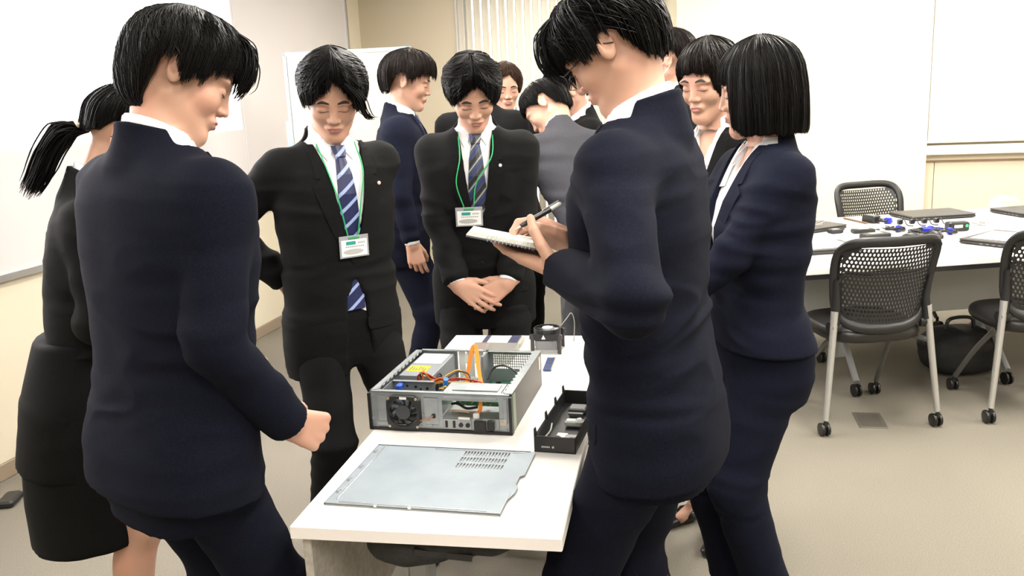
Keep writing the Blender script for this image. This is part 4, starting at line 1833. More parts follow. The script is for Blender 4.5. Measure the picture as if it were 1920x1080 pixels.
            rad = (.00075 * rs.uniform(.6, 1.5, ns))[:, None] * np.sin(np.clip(tt * .94 + .06, 0, 1) * math.pi * .97)[None] ** .5
            tv = np.gradient(Ps, axis=1)
            tv /= np.linalg.norm(tv, axis=2)[..., None] + 1e-9
            nr = Ps - C
            nr /= np.linalg.norm(nr, axis=2)[..., None] + 1e-9
            bi = np.cross(tv, nr)
            bi /= np.linalg.norm(bi, axis=2)[..., None] + 1e-9
            ring = []
            for q in (0, 1, 2):
                aa = 2 * math.pi * q / 3 + .5
                ring.append(Ps + rad[..., None] * (1.7 * math.cos(aa) * bi + math.sin(aa) * nr))
            Rg = np.stack(ring, 2)            # ns, n, 3, 3
            base = len(V)
            V = np.vstack([V, Rg.reshape(-1, 3)])
            uv = np.vstack([uv, np.repeat(np.stack([np.tile(p1[:, None] / 360 + .5, (1, n)), np.tile(tt, (ns, 1))], -1).reshape(-1, 2), 3, axis=0)])
            i0 = (np.arange(ns)[:, None] * n + np.arange(n - 1)[None]) * 3
            fs = []
            for q in range(3):
                r = (q + 1) % 3
                fs.append(np.stack([i0 + q, i0 + r, i0 + 3 + r, i0 + 3 + q], -1).reshape(-1, 4))
            F += (np.vstack(fs) + base).tolist()
        o = link_mesh(name, s.fh(V), F, m, s.root, uv=uv)
        s.hairpos = pos
        return o

    def lockset(s, m, paths, r, n=40, spread=.012, seed=1, parent=None, name='hair_lock', flat=1., taper=(.5, 1, .9, .15)):
        """a bunch of strands along a path given in the head frame"""
        rs = np.random.RandomState(seed)
        mb = MB()
        for path in paths:
            P = spline(path, 6)
            L = np.linspace(0, 1, len(P))
            for i in range(n):
                off = rs.normal(0, 1, 3) * spread * np.array([1, flat, .6])
                w = np.interp(L, [0, .3, .7, 1], [taper[0], taper[1], taper[2], taper[3] + .5 * rs.rand()])
                cut = rs.uniform(.82, 1)
                nn = max(4, int(len(P) * cut))
                Q = P[:nn] + off[None] * w[:nn, None] + noise3(P[:nn] * 20 + i)[:, None] * .003
                mb.tube(Q, r * np.sin(np.linspace(.25, .985, nn) * math.pi) ** .5, 4, cap=False)
        V = s.fh(np.array(mb.V))
        return link_mesh(name, V, mb.F, m, parent or s.root, uv=np.zeros((len(V), 2)))

    def glasses(s, m, body):
        mb = MB()
        for sd in (1, -1):
            a = np.linspace(0, 2 * math.pi, 24, endpoint=False)
            ring = np.stack([sd * .032 + .025 * np.cos(a), -.108 + .012 * np.abs(np.cos(a)) ** 2 * (np.cos(a) * sd > 0), -.002 + .018 * np.sin(a)], 1)
            mb.tube(ring, .0014, 6, closed=True)
            mb.tube([(sd * .057, -.097, .004), (sd * .074, -.04, .006), (sd * .078, .0, .006), (sd * .077, .028, -.012)], .0014, 6)
        mb.tube([(-.008, -.109, .002), (0, -.111, .006), (.008, -.109, .002)], .0013, 6)
        return link_mesh('glasses', s.fh(np.array(mb.V)), mb.F, m, s.root)


SHORT_ENDS = [(-180, 138), (-150, 134), (-125, 124), (-108, 90), (-95, 86), (-82, 104), (-70, 100), (-55, 88), (-30, 86), (0, 88),
              (30, 86), (55, 88), (70, 100), (82, 104), (95, 86), (108, 90), (125, 124), (150, 134)]
# ------------------------------------------------------------------ the people
LEATHER = mat('black_leather', (.010, .010, .010), .28, spec=.6)


def pt(u, v, D):
    """a point of the place at forward distance D on the line of sight through (u, v) of the photograph"""
    return CAM + RC @ np.array([u - 960., v - 540., FPX]) / FPX * D


def wl(loc, yaw, p):
    """world point to the person's own frame"""
    return (np.asarray(p, float) - np.array([loc[0], loc[1], 0])) @ Rz(yaw)


def stripes(name, base, bands):
    """diagonal striped silk; bands = [(from, to, colour)] in a period of 1"""
    m = mat(name, base, .42, spec=.4)
    nt = m.node_tree
    b = nt.nodes['Principled BSDF']
    tc = nt.nodes.new('ShaderNodeTexCoord')
    mp = nt.nodes.new('ShaderNodeMapping')
    mp.inputs['Rotation'].default_value = (0, math.radians(bands[0][3] if len(bands[0]) > 3 else 38), 0)
    sp = nt.nodes.new('ShaderNodeSeparateXYZ')
    ml = nt.nodes.new('ShaderNodeMath')
    ml.operation = 'MULTIPLY'
    ml.inputs[1].default_value = 1 / .042
    fr = nt.nodes.new('ShaderNodeMath')
    fr.operation = 'FRACT'
    cr = nt.nodes.new('ShaderNodeValToRGB')
    cr.color_ramp.interpolation = 'CONSTANT'
    el = cr.color_ramp.elements
    el[0].color = (*base, 1)
    for b0 in bands:
        e = el.new(b0[0])
        e.color = (*b0[2], 1)
        e = el.new(b0[1])
        e.color = (*base, 1)
    nt.links.new(tc.outputs['Object'], mp.inputs[0])
    nt.links.new(mp.outputs[0], sp.inputs[0])
    nt.links.new(sp.outputs['Z'], ml.inputs[0])
    nt.links.new(ml.outputs[0], fr.inputs[0])
    nt.links.new(fr.outputs[0], cr.inputs[0])
    nt.links.new(cr.outputs[0], b.inputs['Base Color'])
    return m


TIE_BLUE = stripes('navy_tie_with_light_blue_stripes', (.012, .017, .075), [(.1, .34, (.30, .38, .62))])
TIE_GREY = stripes('grey_tie_with_blue_and_silver_stripes', (.045, .05, .06), [(.1, .2, (.32, .34, .36), 50), (.3, .55, (.012, .013, .018)), (.7, .9, (.015, .03, .16))])
TIE_PLAIN = mat('plain_blue_tie', (.012, .018, .07), .45)
TIE_DARK = mat('plain_dark_tie', (.012, .016, .035), .45)

# man seen from behind on the left -----------------------------------------
L, Yw = (-1.095, 1.53), 153
P1 = Fig('man in a navy suit seen from behind, fist at his side, left of the table', L, Yw, H=1.75,
         lean=5, roll=-1, bow=12, head=(-30, 16, 3), pz=.93, girth=1.04, width=1.07, hs=1.0, res=.85, neckfwd=.01,
         LW=wl(L, Yw, (-1.14, 1.78, .98)), RW=wl(L, Yw, pt(541, 793, 1.80)), RP=(-.15, 1, 0), LP=(1, .3, -.2),
         RH=dict(back=(-1, .2, .2), curl=((55, 70, 40), (60, 75, 40), (65, 75, 40), (65, 75, 40)), thumb=(35, 30, 30), dir=(-.05, -1, -.6)),
         LH=dict(back=(1, 0, 0), curl=(30, 30, 35, 40)))
b = P1.body()
P1.face_marks(b)
P1.jacket(NAVY, hem=-.14, seed=1., h=.0065, folds=.0055, cuff=.004)
P1.lapels()
P1.shirt()
P1.tie(TIE_DARK, .1)
P1.trousers(NAVY)
P1.shoes(LEATHER)
P1.hair(HAIR, dict(end=[(-180, 172), (-150, 168), (-128, 158), (-112, 100), (-97, 88), (-84, 112), (-70, 108), (-55, 94), (-30, 88), (0, 86),
                        (30, 88), (55, 94), (70, 108), (84, 112), (97, 88), (112, 100), (128, 158), (150, 168)],
                   thick=[(0, .026), (40, .022), (80, .016), (120, .015), (180, .014), (-120, .015), (-80, .016), (-40, .024)], crown=.018, locks=9, fray=9, tend=.75, swirl=25), strands=3200, seed=2)
P1.lockset(HAIR, [[(-.03, -.04, .115), (-.045, -.085, .098), (-.052, -.106, .055), (-.050, -.104, .008)], [(-.0, -.05, .119), (-.01, -.095, .096), (-.015, -.114, .05), (-.02, -.108, .005)],
                  [(.03, -.04, .115), (.035, -.09, .09), (.04, -.106, .045), (.04, -.102, .005)]], .0013, n=40, spread=.009, seed=12, name='fringe_lock')

# woman with the ponytail ---------------------------------------------------
L, Yw = (-1.625, 1.90), 126
P2 = Fig('woman in a black skirt suit with a low ponytail, standing by the bright screen', L, Yw, H=1.62, fem=True, width=1.02, girth=1.0,
         lean=12, bow=8, head=(-4, 12, 0), neckfwd=.03,
         LW=(.03, -.22, 1.03), RW=(-.04, -.24, 1.03), LP=(.7, .8, -.4), RP=(-.7, .8, -.4),
         LH=dict(back=(.1, -1, .3), curl=(20, 25, 30, 35)), RH=dict(back=(-.1, -1, .3), curl=(20, 25, 30, 35)))
b = P2.body()
P2.face_marks(b)
P2.jacket(BLACK2, hem=-.24, seed=2., h=.0075, folds=.006, cuff=.004)
P2.lapels(fem=True)
P2.shirt(opening=True)
P2.skirt(BLACK2, hemz=.44, w=.168, d=.15)
P2.shoes(LEATHER, 'flat')
P2.hair(HAIR, dict(end=[(-180, 112), (-150, 112), (-125, 106), (-105, 90), (-90, 84), (-75, 90), (-55, 85), (-25, 62), (0, 56), (25, 62), (55, 85), (75, 90), (90, 84), (105, 90), (125, 106), (150, 112)],
                   thick=[(0, .014)], crown=.016, locks=2, fray=2, tend=.5, swirl=0), strands=700, seed=3)
tail = P2.lockset(HAIR, [[(0, .088, -.025), (0, .125, -.050), (.004, .138, -.11), (.0, .135, -.18), (.01, .14, -.25)]], .0022, n=170, spread=.0125, seed=4, name='ponytail', taper=(.35, 1.2, 1.1, .5))
mb = MB()
mb.tube([(-.026, .108, -.012), (0, .118, -.006), (.026, .108, -.012)], [.006, .008, .006], 8)
link_mesh('hair_clip', P2.fh(np.array(mb.V) + np.array([0, -.002, -.012])), mb.F, mat('pearl_clip', (.6, .58, .5), .3), tail)
P2.glasses(mat('dark_frame', (.01, .01, .01), .3), b)

# man with the blue striped tie ---------------------------------------------
L, Yw = (-1.20, 2.64), 46
P3 = Fig('man in an open black suit with a blue striped tie, hands held behind his back', L, Yw, H=1.70,
         lean=2, bow=10, head=(-20, 18, -3), neckfwd=.012, pz=.90,
         LW=(.14, .15, .97), RW=(-.15, .12, .99), LP=(.45, 1, -.1), RP=(-1, .5, 0), LA=(.12, -.06), RA=(-.12, .03),
         LH=dict(back=(0, 1, 0), curl=(20, 25, 30, 35)), RH=dict(back=(0, 1, 0), curl=(20, 25, 30, 35)))
b = P3.body()
P3.face_marks(b)
P3.jacket(BLACK, hem=-.225, button=.17, seed=3., open_low=.045, h=.0065, folds=.0085, cuff=.0, vx=.004, vw=1.25)
P3.lapels(pin=(.108, .405, 'pink'))
P3.button_(.11, -.035)
P3.flap(1)
P3.flap(-1)
P3.shirt(h=.0055, zlo=-.02)
P3.tie(TIE_BLUE, -.03, bend=-.02)
P3.trousers(BLACK, seed=4.)
P3.shoes(LEATHER)
P3.hair(HAIR, dict(end=[(-180, 136), (-150, 134), (-125, 124), (-108, 92), (-95, 86), (-84, 106), (-70, 112), (-50, 106), (-30, 96), (-8, 72), (8, 66), (26, 88), (45, 112),
                        (62, 116), (78, 110), (95, 86), (108, 92), (125, 124), (150, 134)],
                   thick=[(0, .022), (40, .034), (80, .030), (120, .022), (180, .020), (-80, .028), (-40, .032)], part=.008, crown=.024, locks=6, fray=8, tend=.7), strands=2000, seed=5)
P3.lockset(HAIR, [[(.035, -.10, .085), (.072, -.105, .045), (.084, -.095, .0), (.098, -.09, -.022), (.118, -.088, -.026)]], .0016, n=45, spread=.007, seed=6, name='fringe_lock')

# man with clasped hands ----------------------------------------------------
L, Yw = (-.865, 3.21), 13
hz = .945
P5 = Fig('man in a black suit and grey striped tie, hands clasped, behind the white table', L, Yw, H=1.69,
         lean=4, bow=16, head=(6, 16, 0), neckfwd=.012, pz=.905,
         LW=(.094, -.20, .885), RW=(-.087, -.20, .885), LP=(.5, 1, -.25), RP=(-.5, 1, -.25), LA=(.1, 0), RA=(-.1, 0),
         LH=dict(back=(.25, -1, .25), dir=(-.80, -.12, -.50), curl=((10, 30, 25), (12, 32, 25), (12, 32, 25), (14, 34, 25)), thumb=(5, 15, 15), tadd=35, spread=5),
         RH=dict(back=(-.25, -1, .25), dir=(.78, -.22, -.50), curl=((10, 25, 20), (12, 25, 20), (12, 28, 20), (14, 30, 20)), thumb=(5, 15, 15), tadd=35, spread=5))
b = P5.body()
P5.face_marks(b)
P5.jacket(BLACK, hem=-.215, button=.15, seed=5., h=.0065, folds=.007, cuff=.016)
P5.lapels(pin=(.088, .415, 'white'))
P5.button_(.14)
P5.button_(.05)
P5.flap(1)
P5.flap(-1)
P5.shirt(h=.0055)
P5.tie(TIE_GREY, .14)
P5.trousers(BLACK, seed=6.)
P5.shoes(LEATHER)
P5.hair(HAIR, dict(end=[(-180, 136), (-150, 134), (-125, 124), (-108, 94), (-96, 90), (-84, 106), (-70, 112), (-52, 110), (-34, 98), (-12, 74), (6, 66), (22, 84), (42, 108),
                        (60, 118), (76, 112), (95, 88), (108, 92), (125, 124), (150, 134)],
                   thick=[(0, .024), (50, .030), (90, .026), (130, .020), (180, .018), (-90, .026), (-50, .030)], part=.002, crown=.022, locks=4, fray=5, tend=.6), strands=2000, seed=7)

# man writing in the notebook ------------------------------------------------
L, Yw = (-.122, 1.80), 258
P9 = Fig('man in a navy suit and glasses writing in a notebook, right of the table', L, Yw, H=1.76,
         lean=4, bow=22, head=(2, 10, 0), neckfwd=-.018, pz=.94, hs=.96, res=.85,
         LW=wl(L, Yw, pt(1058, 512, 1.70)), RW=wl(L, Yw, pt(1082, 458, 1.82)), LP=(.55, .15, -1), RP=(-.3, .3, -1), LA=(.08, -.06), RA=(-.08, .06),
         LH=dict(back=(.35, .25, -1), dir=(-.35, -1, .22), curl=((6, 10, 10), (6, 10, 8), (6, 10, 8), (6, 10, 8)), thumb=(40, 15, 20), tadd=32, spread=3),
         RH=dict(back=(-.75, .1, .65), dir=(.10, -1, .38), curl=((38, 52, 25), (52, 55, 30), (62, 60, 30), (66, 62, 30)), thumb=(20, 5, 25), tadd=38, spread=2))
b = P9.body()
P9.face_marks(b)
P9.jacket(NAVY, hem=-.17, button=.15, seed=7., h=.0065, folds=.007, cuff=.004)
P9.lapels()
P9.flap(1)
P9.shirt(h=.0055)
P9.tie(TIE_DARK, .12)
P9.trousers(NAVY, seed=8., h=.008)
P9.shoes(LEATHER)
P9.hair(HAIR, dict(end=[(-180, 136), (-150, 136), (-128, 126), (-112, 94), (-98, 84), (-84, 100), (-70, 104), (-50, 100), (-30, 98), (0, 98),
                        (30, 98), (50, 100), (70, 104), (84, 100), (98, 84), (112, 94), (128, 126), (150, 136)],
                   thick=[(0, .032), (35, .028), (75, .020), (110, .014), (180, .010), (-110, .014), (-75, .020), (-35, .028)], crown=.022, locks=9, fray=10, tend=.8, swirl=30), strands=3200, seed=9)
P9.lockset(HAIR, [[(.035, -.04, .116), (.045, -.090, .098), (.048, -.114, .050), (.040, -.110, .0)], [(.0, -.05, .120), (.01, -.098, .100), (.012, -.120, .05), (.006, -.114, -.004)],
                  [(-.03, -.04, .116), (-.035, -.095, .095), (-.04, -.112, .045), (-.04, -.106, .0)]], .0013, n=40, spread=.010, seed=14, name='fringe_lock')
P9.glasses(mat('dark_frame', (.01, .01, .01), .3), b)

# woman with the bob ----------------------------------------------------------
L, Yw = (.115, 2.46), 292
P12 = Fig('woman in a navy trouser suit with a straight black bob, face hidden, on the right', L, Yw, H=1.64, fem=True, width=1.08, girth=1.10,
          lean=-1, bow=4, head=(-22, 8, 0),
          LW=(.06, -.30, .93), RW=(-.04, -.28, .95), LP=(.6, .9, -.3), RP=(-.6, .9, -.3), LA=(.09, .02), RA=(-.09, -.02),
          LH=dict(back=(.3, -1, .3), curl=(20, 25, 30, 35)), RH=dict(back=(-.3, -1, .3), curl=(20, 25, 30, 35)), leg_w=1.08)
b = P12.body()
P12.face_marks(b)
P12.jacket(NAVY2, hem=-.035, button=.16, seed=9., h=.007, folds=.0065, cuff=.004)
P12.lapels(fem=True)
P12.shirt(opening=True)
P12.trousers(NAVY2, seed=10., flare=1.05)
P12.shoes(LEATHER, 'flat')
P12.hair(HAIR, dict(end=[(-180, 156), (-120, 155), (-62, 153), (-48, 145), (-38, 96), (0, 92), (38, 96), (48, 145), (62, 153), (120, 155)],
                    thick=[(0, .014), (60, .015), (90, .016), (135, .016), (180, .014), (-135, .016), (-90, .016), (-60, .015)], long=True, crown=.015, locks=2, fray=2, tend=.75, swirl=6), strands=3400, seed=11)

# woman with the fringe --------------------------------------------------------
L, Yw = (.0, 3.0), -32
P11 = Fig('woman with a full fringe in a black trouser suit, behind the woman with the bob', L, Yw, H=1.67, fem=True,
          lean=1, bow=6, head=(-2, 8, 0), LW=(.05, -.26, .98), RW=(-.05, -.26, .98), LP=(.7, .7, -.3), RP=(-.7, .7, -.3), LA=(.085, -.05), RA=(-.085, .03),
          LH=dict(back=(.3, -1, .3), curl=(20, 25, 30, 35)), RH=dict(back=(-.3, -1, .3), curl=(20, 25, 30, 35)), res=1.2)
b = P11.body()
P11.face_marks(b)
P11.jacket(BLACK, hem=-.13, button=.16, seed=11., h=.009, cuff=.004)
P11.lapels(fem=True)
P11.shirt(opening=True)
P11.trousers(BLACK, seed=12., crop=.09, flare=.95, h=.011)
P11.shoes(LEATHER, 'flat')
P11.hair(HAIRB, dict(end=[(-180, 120), (-140, 118), (-112, 104), (-98, 98), (-80, 122), (-62, 128), (-46, 112), (-36, 91), (0, 88), (36, 91), (46, 112), (62, 128), (80, 122), (98, 98), (112, 104), (140, 118)],
                     thick=[(0, .018), (90, .018)], crown=.018, locks=3, fray=4, tend=.5), strands=1200, seed=13)

# man with the mask -------------------------------------------------------------
L, Yw = (-.165, 4.40), 250
P10 = Fig('man in a black suit wearing a white face mask, behind the man writing', L, Yw, H=1.79, lean=2, bow=4, head=(4, 6, 0),
          LH=None, RH=None, res=1.5)
b = P10.body()
P10.jacket(BLACK, hem=-.17, seed=13., h=.011)
P10.shirt(h=.008)
P10.trousers(BLACK, h=.014)
P10.shoes(LEATHER)
P10.hair(HAIRB, dict(end=SHORT_ENDS, thick=[(0, .022), (180, .018)], crown=.018, locks=4), strands=500, seed=15)
mb = MB()
xs, zs = np.linspace(-.064, .064, 15), np.linspace(-.020, -.118, 9)
XX, ZZ = np.meshgrid(xs, zs, indexing='ij')
yy = -.112 + 11 * XX ** 2 + .12 * np.abs(ZZ + .06) + .0 * XX
V, F = sheet(np.stack([XX * (1 - .5 * np.clip((-ZZ - .09) / .03, 0, 1)), yy, ZZ], -1), np.tile(np.array([0, -1., 0]), (15, 9, 1)), .002)
mb.add(V, F)
for sd in (1, -1):
    mb.tube([(sd * .06, -.074, -.04), (sd * .078, -.01, -.012), (sd * .084, .018, .006)], .0016, 5)
    mb.tube([(sd * .052, -.078, -.10), (sd * .074, -.02, -.055), (sd * .082, .016, -.03)], .0016, 5)
link_mesh('face_mask', P10.fh(np.array(mb.V)), mb.F, mat('mask_fabric', (.75, .76, .76), .8), P10.root)

# man in profile by the whiteboard -------------------------------------------------
L, Yw = (-1.50, 4.10), 104
P4 = Fig('man in a navy suit and blue tie in profile in front of the whiteboard stand', L, Yw, H=1.75, lean=4, bow=8, head=(-2, 6, 0), res=1.4,
         LH=None, RW=(-.22, -.06, .86), RH=dict(back=(-1, 0, 0), curl=(25, 30, 35, 40)))
b = P4.body()
P4.face_marks(b)
P4.jacket(NAVY2, hem=-.18, button=.16, seed=15., h=.010)
P4.lapels()
P4.shirt(h=.007)
P4.tie(TIE_PLAIN, .14)
P4.trousers(NAVY2, h=.012)
P4.shoes(LEATHER)
P4.hair(HAIRB, dict(end=SHORT_ENDS, thick=[(0, .034), (50, .032), (90, .024), (180, .022), (-90, .024), (-50, .032)], crown=.024, locks=6, fray=10, tend=.8), strands=900, seed=17)

# woman at the back --------------------------------------------------------------
L, Yw = (-1.17, 5.04), 16
P7 = Fig('woman in a black suit with an open white collar, farthest back before the blinds', L, Yw, H=1.70, fem=True, lean=2, bow=4, head=(6, 10, 0), res=1.7,
         LW=(.06, -.24, 1.0), RW=(-.06, -.24, 1.0), LH=None, RH=None)
b = P7.body()
P7.face_marks(b)
P7.jacket(BLACK, hem=-.13, seed=17., h=.012)
P7.lapels(fem=True)
P7.shirt(opening=True, h=.008)
P7.trousers(BLACK, h=.015)
P7.shoes(LEATHER, 'flat')
P7.hair(HAIRC, dict(end=[(-180, 125), (-140, 124), (-105, 112), (-80, 124), (-60, 116), (-40, 92), (-15, 66), (8, 62), (30, 80), (50, 104), (70, 122), (100, 112), (140, 124)],
                    thick=[(0, .018), (90, .018)], crown=.018, part=.01, locks=3, fray=4), strands=500, seed=19)

# man bending in the grey suit -------------------------------------------------------
L, Yw = (-.46, 3.80), 222
P8 = Fig('man in a charcoal grey suit bending forward with his back turned', L, Yw, H=1.74, lean=42, bow=-8, head=(38, 22, 0), pz=.95, res=1.4, pelvis=(0, 0),
         LW=(.22, -.40, .95), RW=(-.2, -.40, .95), LP=(.6, .2, -.2), RP=(-.6, .2, -.2), LH=None, RH=None)
b = P8.body()
P8.jacket(GREY, hem=-.19, seed=19., h=.009, folds=.008)
P8.shirt(h=.007)
P8.trousers(GREY, h=.012, folds=.009)
P8.shoes(LEATHER)
P8.hair(HAIR, dict(end=SHORT_ENDS, thick=[(0, .02), (180, .014)], crown=.018, locks=4), strands=700, seed=21)

# man half hidden behind the bending man ---------------------------------------------
L, Yw = (-.62, 4.75), 292
P13 = Fig('man in a dark suit and glasses half hidden behind the bending man in grey', L, Yw, H=1.68, lean=10, bow=14, head=(0, 10, 0), res=1.6, LH=None, RH=None)
b = P13.body()
P13.jacket(BLACK, hem=-.17, seed=21., h=.012)
P13.shirt(h=.008)
P13.trousers(BLACK, h=.015)
P13.shoes(LEATHER)
P13.glasses(mat('dark_frame', (.01, .01, .01), .3), b)
P13.hair(HAIR, dict(end=SHORT_ENDS, thick=[(0, .03), (180, .02)], crown=.02, locks=7, fray=12), strands=500, seed=23)

# person stooping behind the man with clasped hands -----------------------------------
L, Yw = (-1.15, 4.36), 190
P6 = Fig('person in a black jacket with back turned, directly behind the man with clasped hands', L, Yw, H=1.76, lean=12, bow=30, head=(0, 20, 0), res=1.6,
         LW=(.2, -.12, .86), RW=(-.2, -.12, .86), LH=None, RH=None)
b = P6.body()
P6.jacket(BLACK, hem=-.17, seed=23., h=.012)
P6.shirt(h=.008)
P6.trousers(BLACK, h=.015)
P6.shoes(LEATHER)
P6.hair(HAIR, dict(end=SHORT_ENDS, thick=[(0, .02), (180, .016)], crown=.018, locks=4), strands=300, seed=25)
# ------------------------------------------------------------------ the wide table with laptops
ang = math.radians(18.8)
t2 = empty('conference_table', 'wide white table on the right covered with laptops and cables', 'table', (.415, 4.088, 0), ang)
m = MB().box(-.02, 3.2, 0, 1.42, .690, .72, bv=.003)
m.build('tabletop', WHITEP, t2)
MB().box(-.01, 3.19, .004, 1.41, .668, .690).build('under_frame', DARKP, t2)
MB().box(.05, 3.0, .42, .44, .36, .60, bv=.003).build('modesty_panel', mat('grey_modesty_panel', (.42, .43, .42), .6), t2)
for k, xx in enumerate((.42, 1.22, 2.2)):
    m = MB().box(xx - .03, xx + .03, .50, .55, .12, .67, bv=.006)
    lg = m.build('leg', mat('grey_painted_steel', ()), t2)
    for y_ in (-.28, .28):
        mm = MB()
        mm.tube([(xx, .525, .30), (xx - .04 * (1 if y_ < 0 else -1), .525 + y_, .075)], .017, 8)
        ft_ = mm.build('strut', mat('grey_painted_steel', ()), lg)
        cm = MB()
        for w_ in (-.016, .008):
            cm.cyl((xx - .04 * (1 if y_ < 0 else -1) + w_, .525 + y_, .033), (xx - .04 * (1 if y_ < 0 else -1) + w_ + .009, .525 + y_, .033), .032, 14)
        cm.build('castor', DARKP, lg, smooth=True)

# table of the same kind behind the clasped hands
t3 = empty('folding_table', 'grey legged table partly hidden behind the man with clasped hands', 'table', (-.86, 4.98, 0), math.radians(4))
MB().box(-.05, .72, .0, .45, .70, .72, bv=.003).build('tabletop', WHITEP, t3)
for xx in (-.0, .62):
    m = MB().prism([(-.035, .70), (.02, .70), (.035, .05), (-.03, .05)], .12, .17, T=Tm((xx, 0, 0)) @ Matrix.Rotation(math.radians(90), 4, 'X') @ Matrix.Scale(-1, 4, (0, 0, 1)))
    lg = m.build('leg', mat('mid_grey_leg', (.33, .34, .34), .5), t3)
m = MB()
m.tube([(.02, .15, .12), (.40, .15, .42)], .02, 8)
m.build('diagonal_strut', mat('grey_painted_steel', ()), t3)
m = MB().tube([(.0, .14, .10), (.62, .14, .08)], .010, 8)
m.build('cross_bar', DARKP, t3)

DK = mat('dark_laptop_lid', (.045, .042, .040), .42, spec=.5)
CABB = mat('blue_velcro', (.01, .02, .45), .5)
ZZ = .7205


def T2(x, y):
    p = np.array([.415, 4.088]) + np.array([math.cos(ang) * x - math.sin(ang) * y, math.sin(ang) * x + math.cos(ang) * y])
    return p


def laptop(label, x, y, rz, w=.36, d=.25, sheet_on=False):
    o = empty('laptop', label, 'laptop', (x, y, ZZ), rz, 'closed laptops on the wide table')
    MB().box(-w / 2, w / 2, -d / 2, d / 2, .003, .017, bv=.004).build('base', mat('laptop_base', (.02, .02, .02), .5), o)
    MB().box(-w / 2, w / 2, -d / 2, d / 2, .018, .027, bv=.003).build('lid', DK, o)
    m = MB()
    for i in range(4):
        m.box(-w / 2 - .0006, -w / 2, -d / 2 + .04 + i * .03, -d / 2 + .056 + i * .03, .007, .013)
    m.build('side_ports', mat('laptop_ports', (.10, .10, .10), .4), o)
    m = MB()
    for x_ in (-w / 2 + .03, w / 2 - .03):
        m.cyl((x_, 0, 0), (x_, 0, .004), .008, 8)
    m.build('rubber_foot', DARKP, o)
    return o


laptop('closed black laptop farthest back on the wide table, before the far chair', 1.275, 5.68, math.radians(20), .40, .26)
laptop('closed black laptop at the right picture edge beside the clear bag', 1.86, 5.78, math.radians(24), .38, .27)
laptop('closed dark laptop half hidden behind the woman with the bob', .52, 5.23, math.radians(40), .36, .25)
l4 = laptop('black laptop with a white sheet on it, at the right on the wide table', 1.41, 4.79, math.radians(48), .36, .25)
s = MB().box(-.15, .12, -.10, .10, 0, .001).build('paper_sheet', mat('white_paper', (.82, .82, .81), .8), None, T=Tm((1.42, 4.80, ZZ + .0275), rz=math.radians(52)))
tag(s, 'white paper sheet lying on the right hand black laptop', 'paper')
laptop('black laptop seen edge on at the near left end of the wide table', .50, 4.56, math.radians(19), .36, .24)
s = MB().box(-.15, .15, -.10, .10, 0, .002).build('document', mat('white_paper', ()), None, T=Tm((.50, 4.56, ZZ + .0275), rz=math.radians(24)))
tag(s, 'white document on the near left black laptop', 'paper')

ps = empty('power_strip', 'long white power strip with black plugs in it, in the middle of the wide table', 'power strip', (1.145, 5.20, ZZ), math.radians(12))
MB().box(-.18, .20, -.03, .03, 0, .035, bv=.004).build('casing', WHITEP, ps)
for i in range(6):
    MB().box(-.165 + i * .052, -.14 + i * .052, -.018, .018, .035, .0355).build('socket', mat('socket_grey', (.35, .35, .35), .5), ps)
for i in range(4):
    p = empty('power_plug', ['black plug in the power strip, first from the left', 'black plug in the power strip, second from the left',
                             'black plug in the power strip, third from the left', 'black plug in the power strip, next to the green light'][i], 'plug',
              (1.0 + i * .065, 5.165 + i * .014, ZZ + .0355), math.radians(12), 'plugs in the power strip')
    MB().box(-.012, .012, -.016, .016, 0, .026, bv=.004).build('plug_body', DARKP, p)
    cable('plug_cord', [(0, -.01, .02), (.005, -.04, .03), (.01, -.07, .005), (.03, -.10, .003)], .003, DARKP, p)
ad = empty('battery_box', 'black box with a small green light at the end of the power strip', 'adapter', (1.285, 5.14, ZZ), math.radians(14))
MB().box(-.055, .055, -.03, .03, 0, .05, bv=.006).build('casing', DARKP, ad)
MB().cyl((.038, -.0315, .03), (.038, -.029, .03), .008, 14).build('green_light', mat('green_light', (.02, .5, .1), .4, emit=((.05, .8, .2), .8)), ad)
MB().box(-.03, .015, -.031, -.029, .020, .036).build('label_sticker', mat('paper_label', ()), ad)


def adapter(label, x, y, rz, w=.055, d=.03, h=.028):
    o = empty('power_adapter', label, 'adapter', (x, y, ZZ), math.radians(rz), 'laptop power adapters')
    MB().box(-w, w, -d, d, 0, h, bv=.005).build('casing', DARKP, o)
    MB().box(-w * .5, w * .5, -d * .6, d * .6, h, h + .0005).build('label_sticker', mat('adapter_label', (.25, .25, .25), .5), o)
    cable('adapter_cord', [(w, 0, .012), (w + .03, .01, .014), (w + .05, .04, .004), (w + .03, .07, .004)], .003, DARKP, o)
    return o


adapter('black power adapter nearest the orange scrap on the wide table', .83, 4.90, 28, .075, .035, .030)
adapter('flat black power adapter lying left of the mouse and cable heap', .80, 5.10, 15, .06, .028, .022)
adapter('short black power adapter by the white papers at the left', .655, 5.10, 30, .035, .03, .022)
adapter('black power adapter with blue tie standing before the far chair', .90, 5.47, 40, .03, .045, .045)


def mouse(label, x, y, rz):
    o = empty('computer_mouse', label, 'mouse', (x, y, ZZ), math.radians(rz), 'computer mice')

    def f(p):
        return smax(ell(p, (0, 0, .004), (.031, .054, .032)), -p[:, 2] + .001, .003)
    P, F = surface_nets(f, (-.05, -.07, -.01), (.05, .07, .05), .004)
    b = link_mesh('shell', P, F, DARKP, o)
    MB().cyl((-.004, -.03, .031), (.004, -.03, .031), .007, 12).build('scroll_wheel', mat('wheel_grey', (.1, .1, .1), .4), o)
    return o


mouse('black mouse in front of the cable heap on the wide table', 1.0, 4.86, 60)
mouse('black mouse near the front edge of the wide table, right of the chair back', 1.075, 4.72, 30)
mouse('black mouse under the white strip with blue tie beside it', 1.13, 4.92, 20)
rs = np.random.RandomState(5)


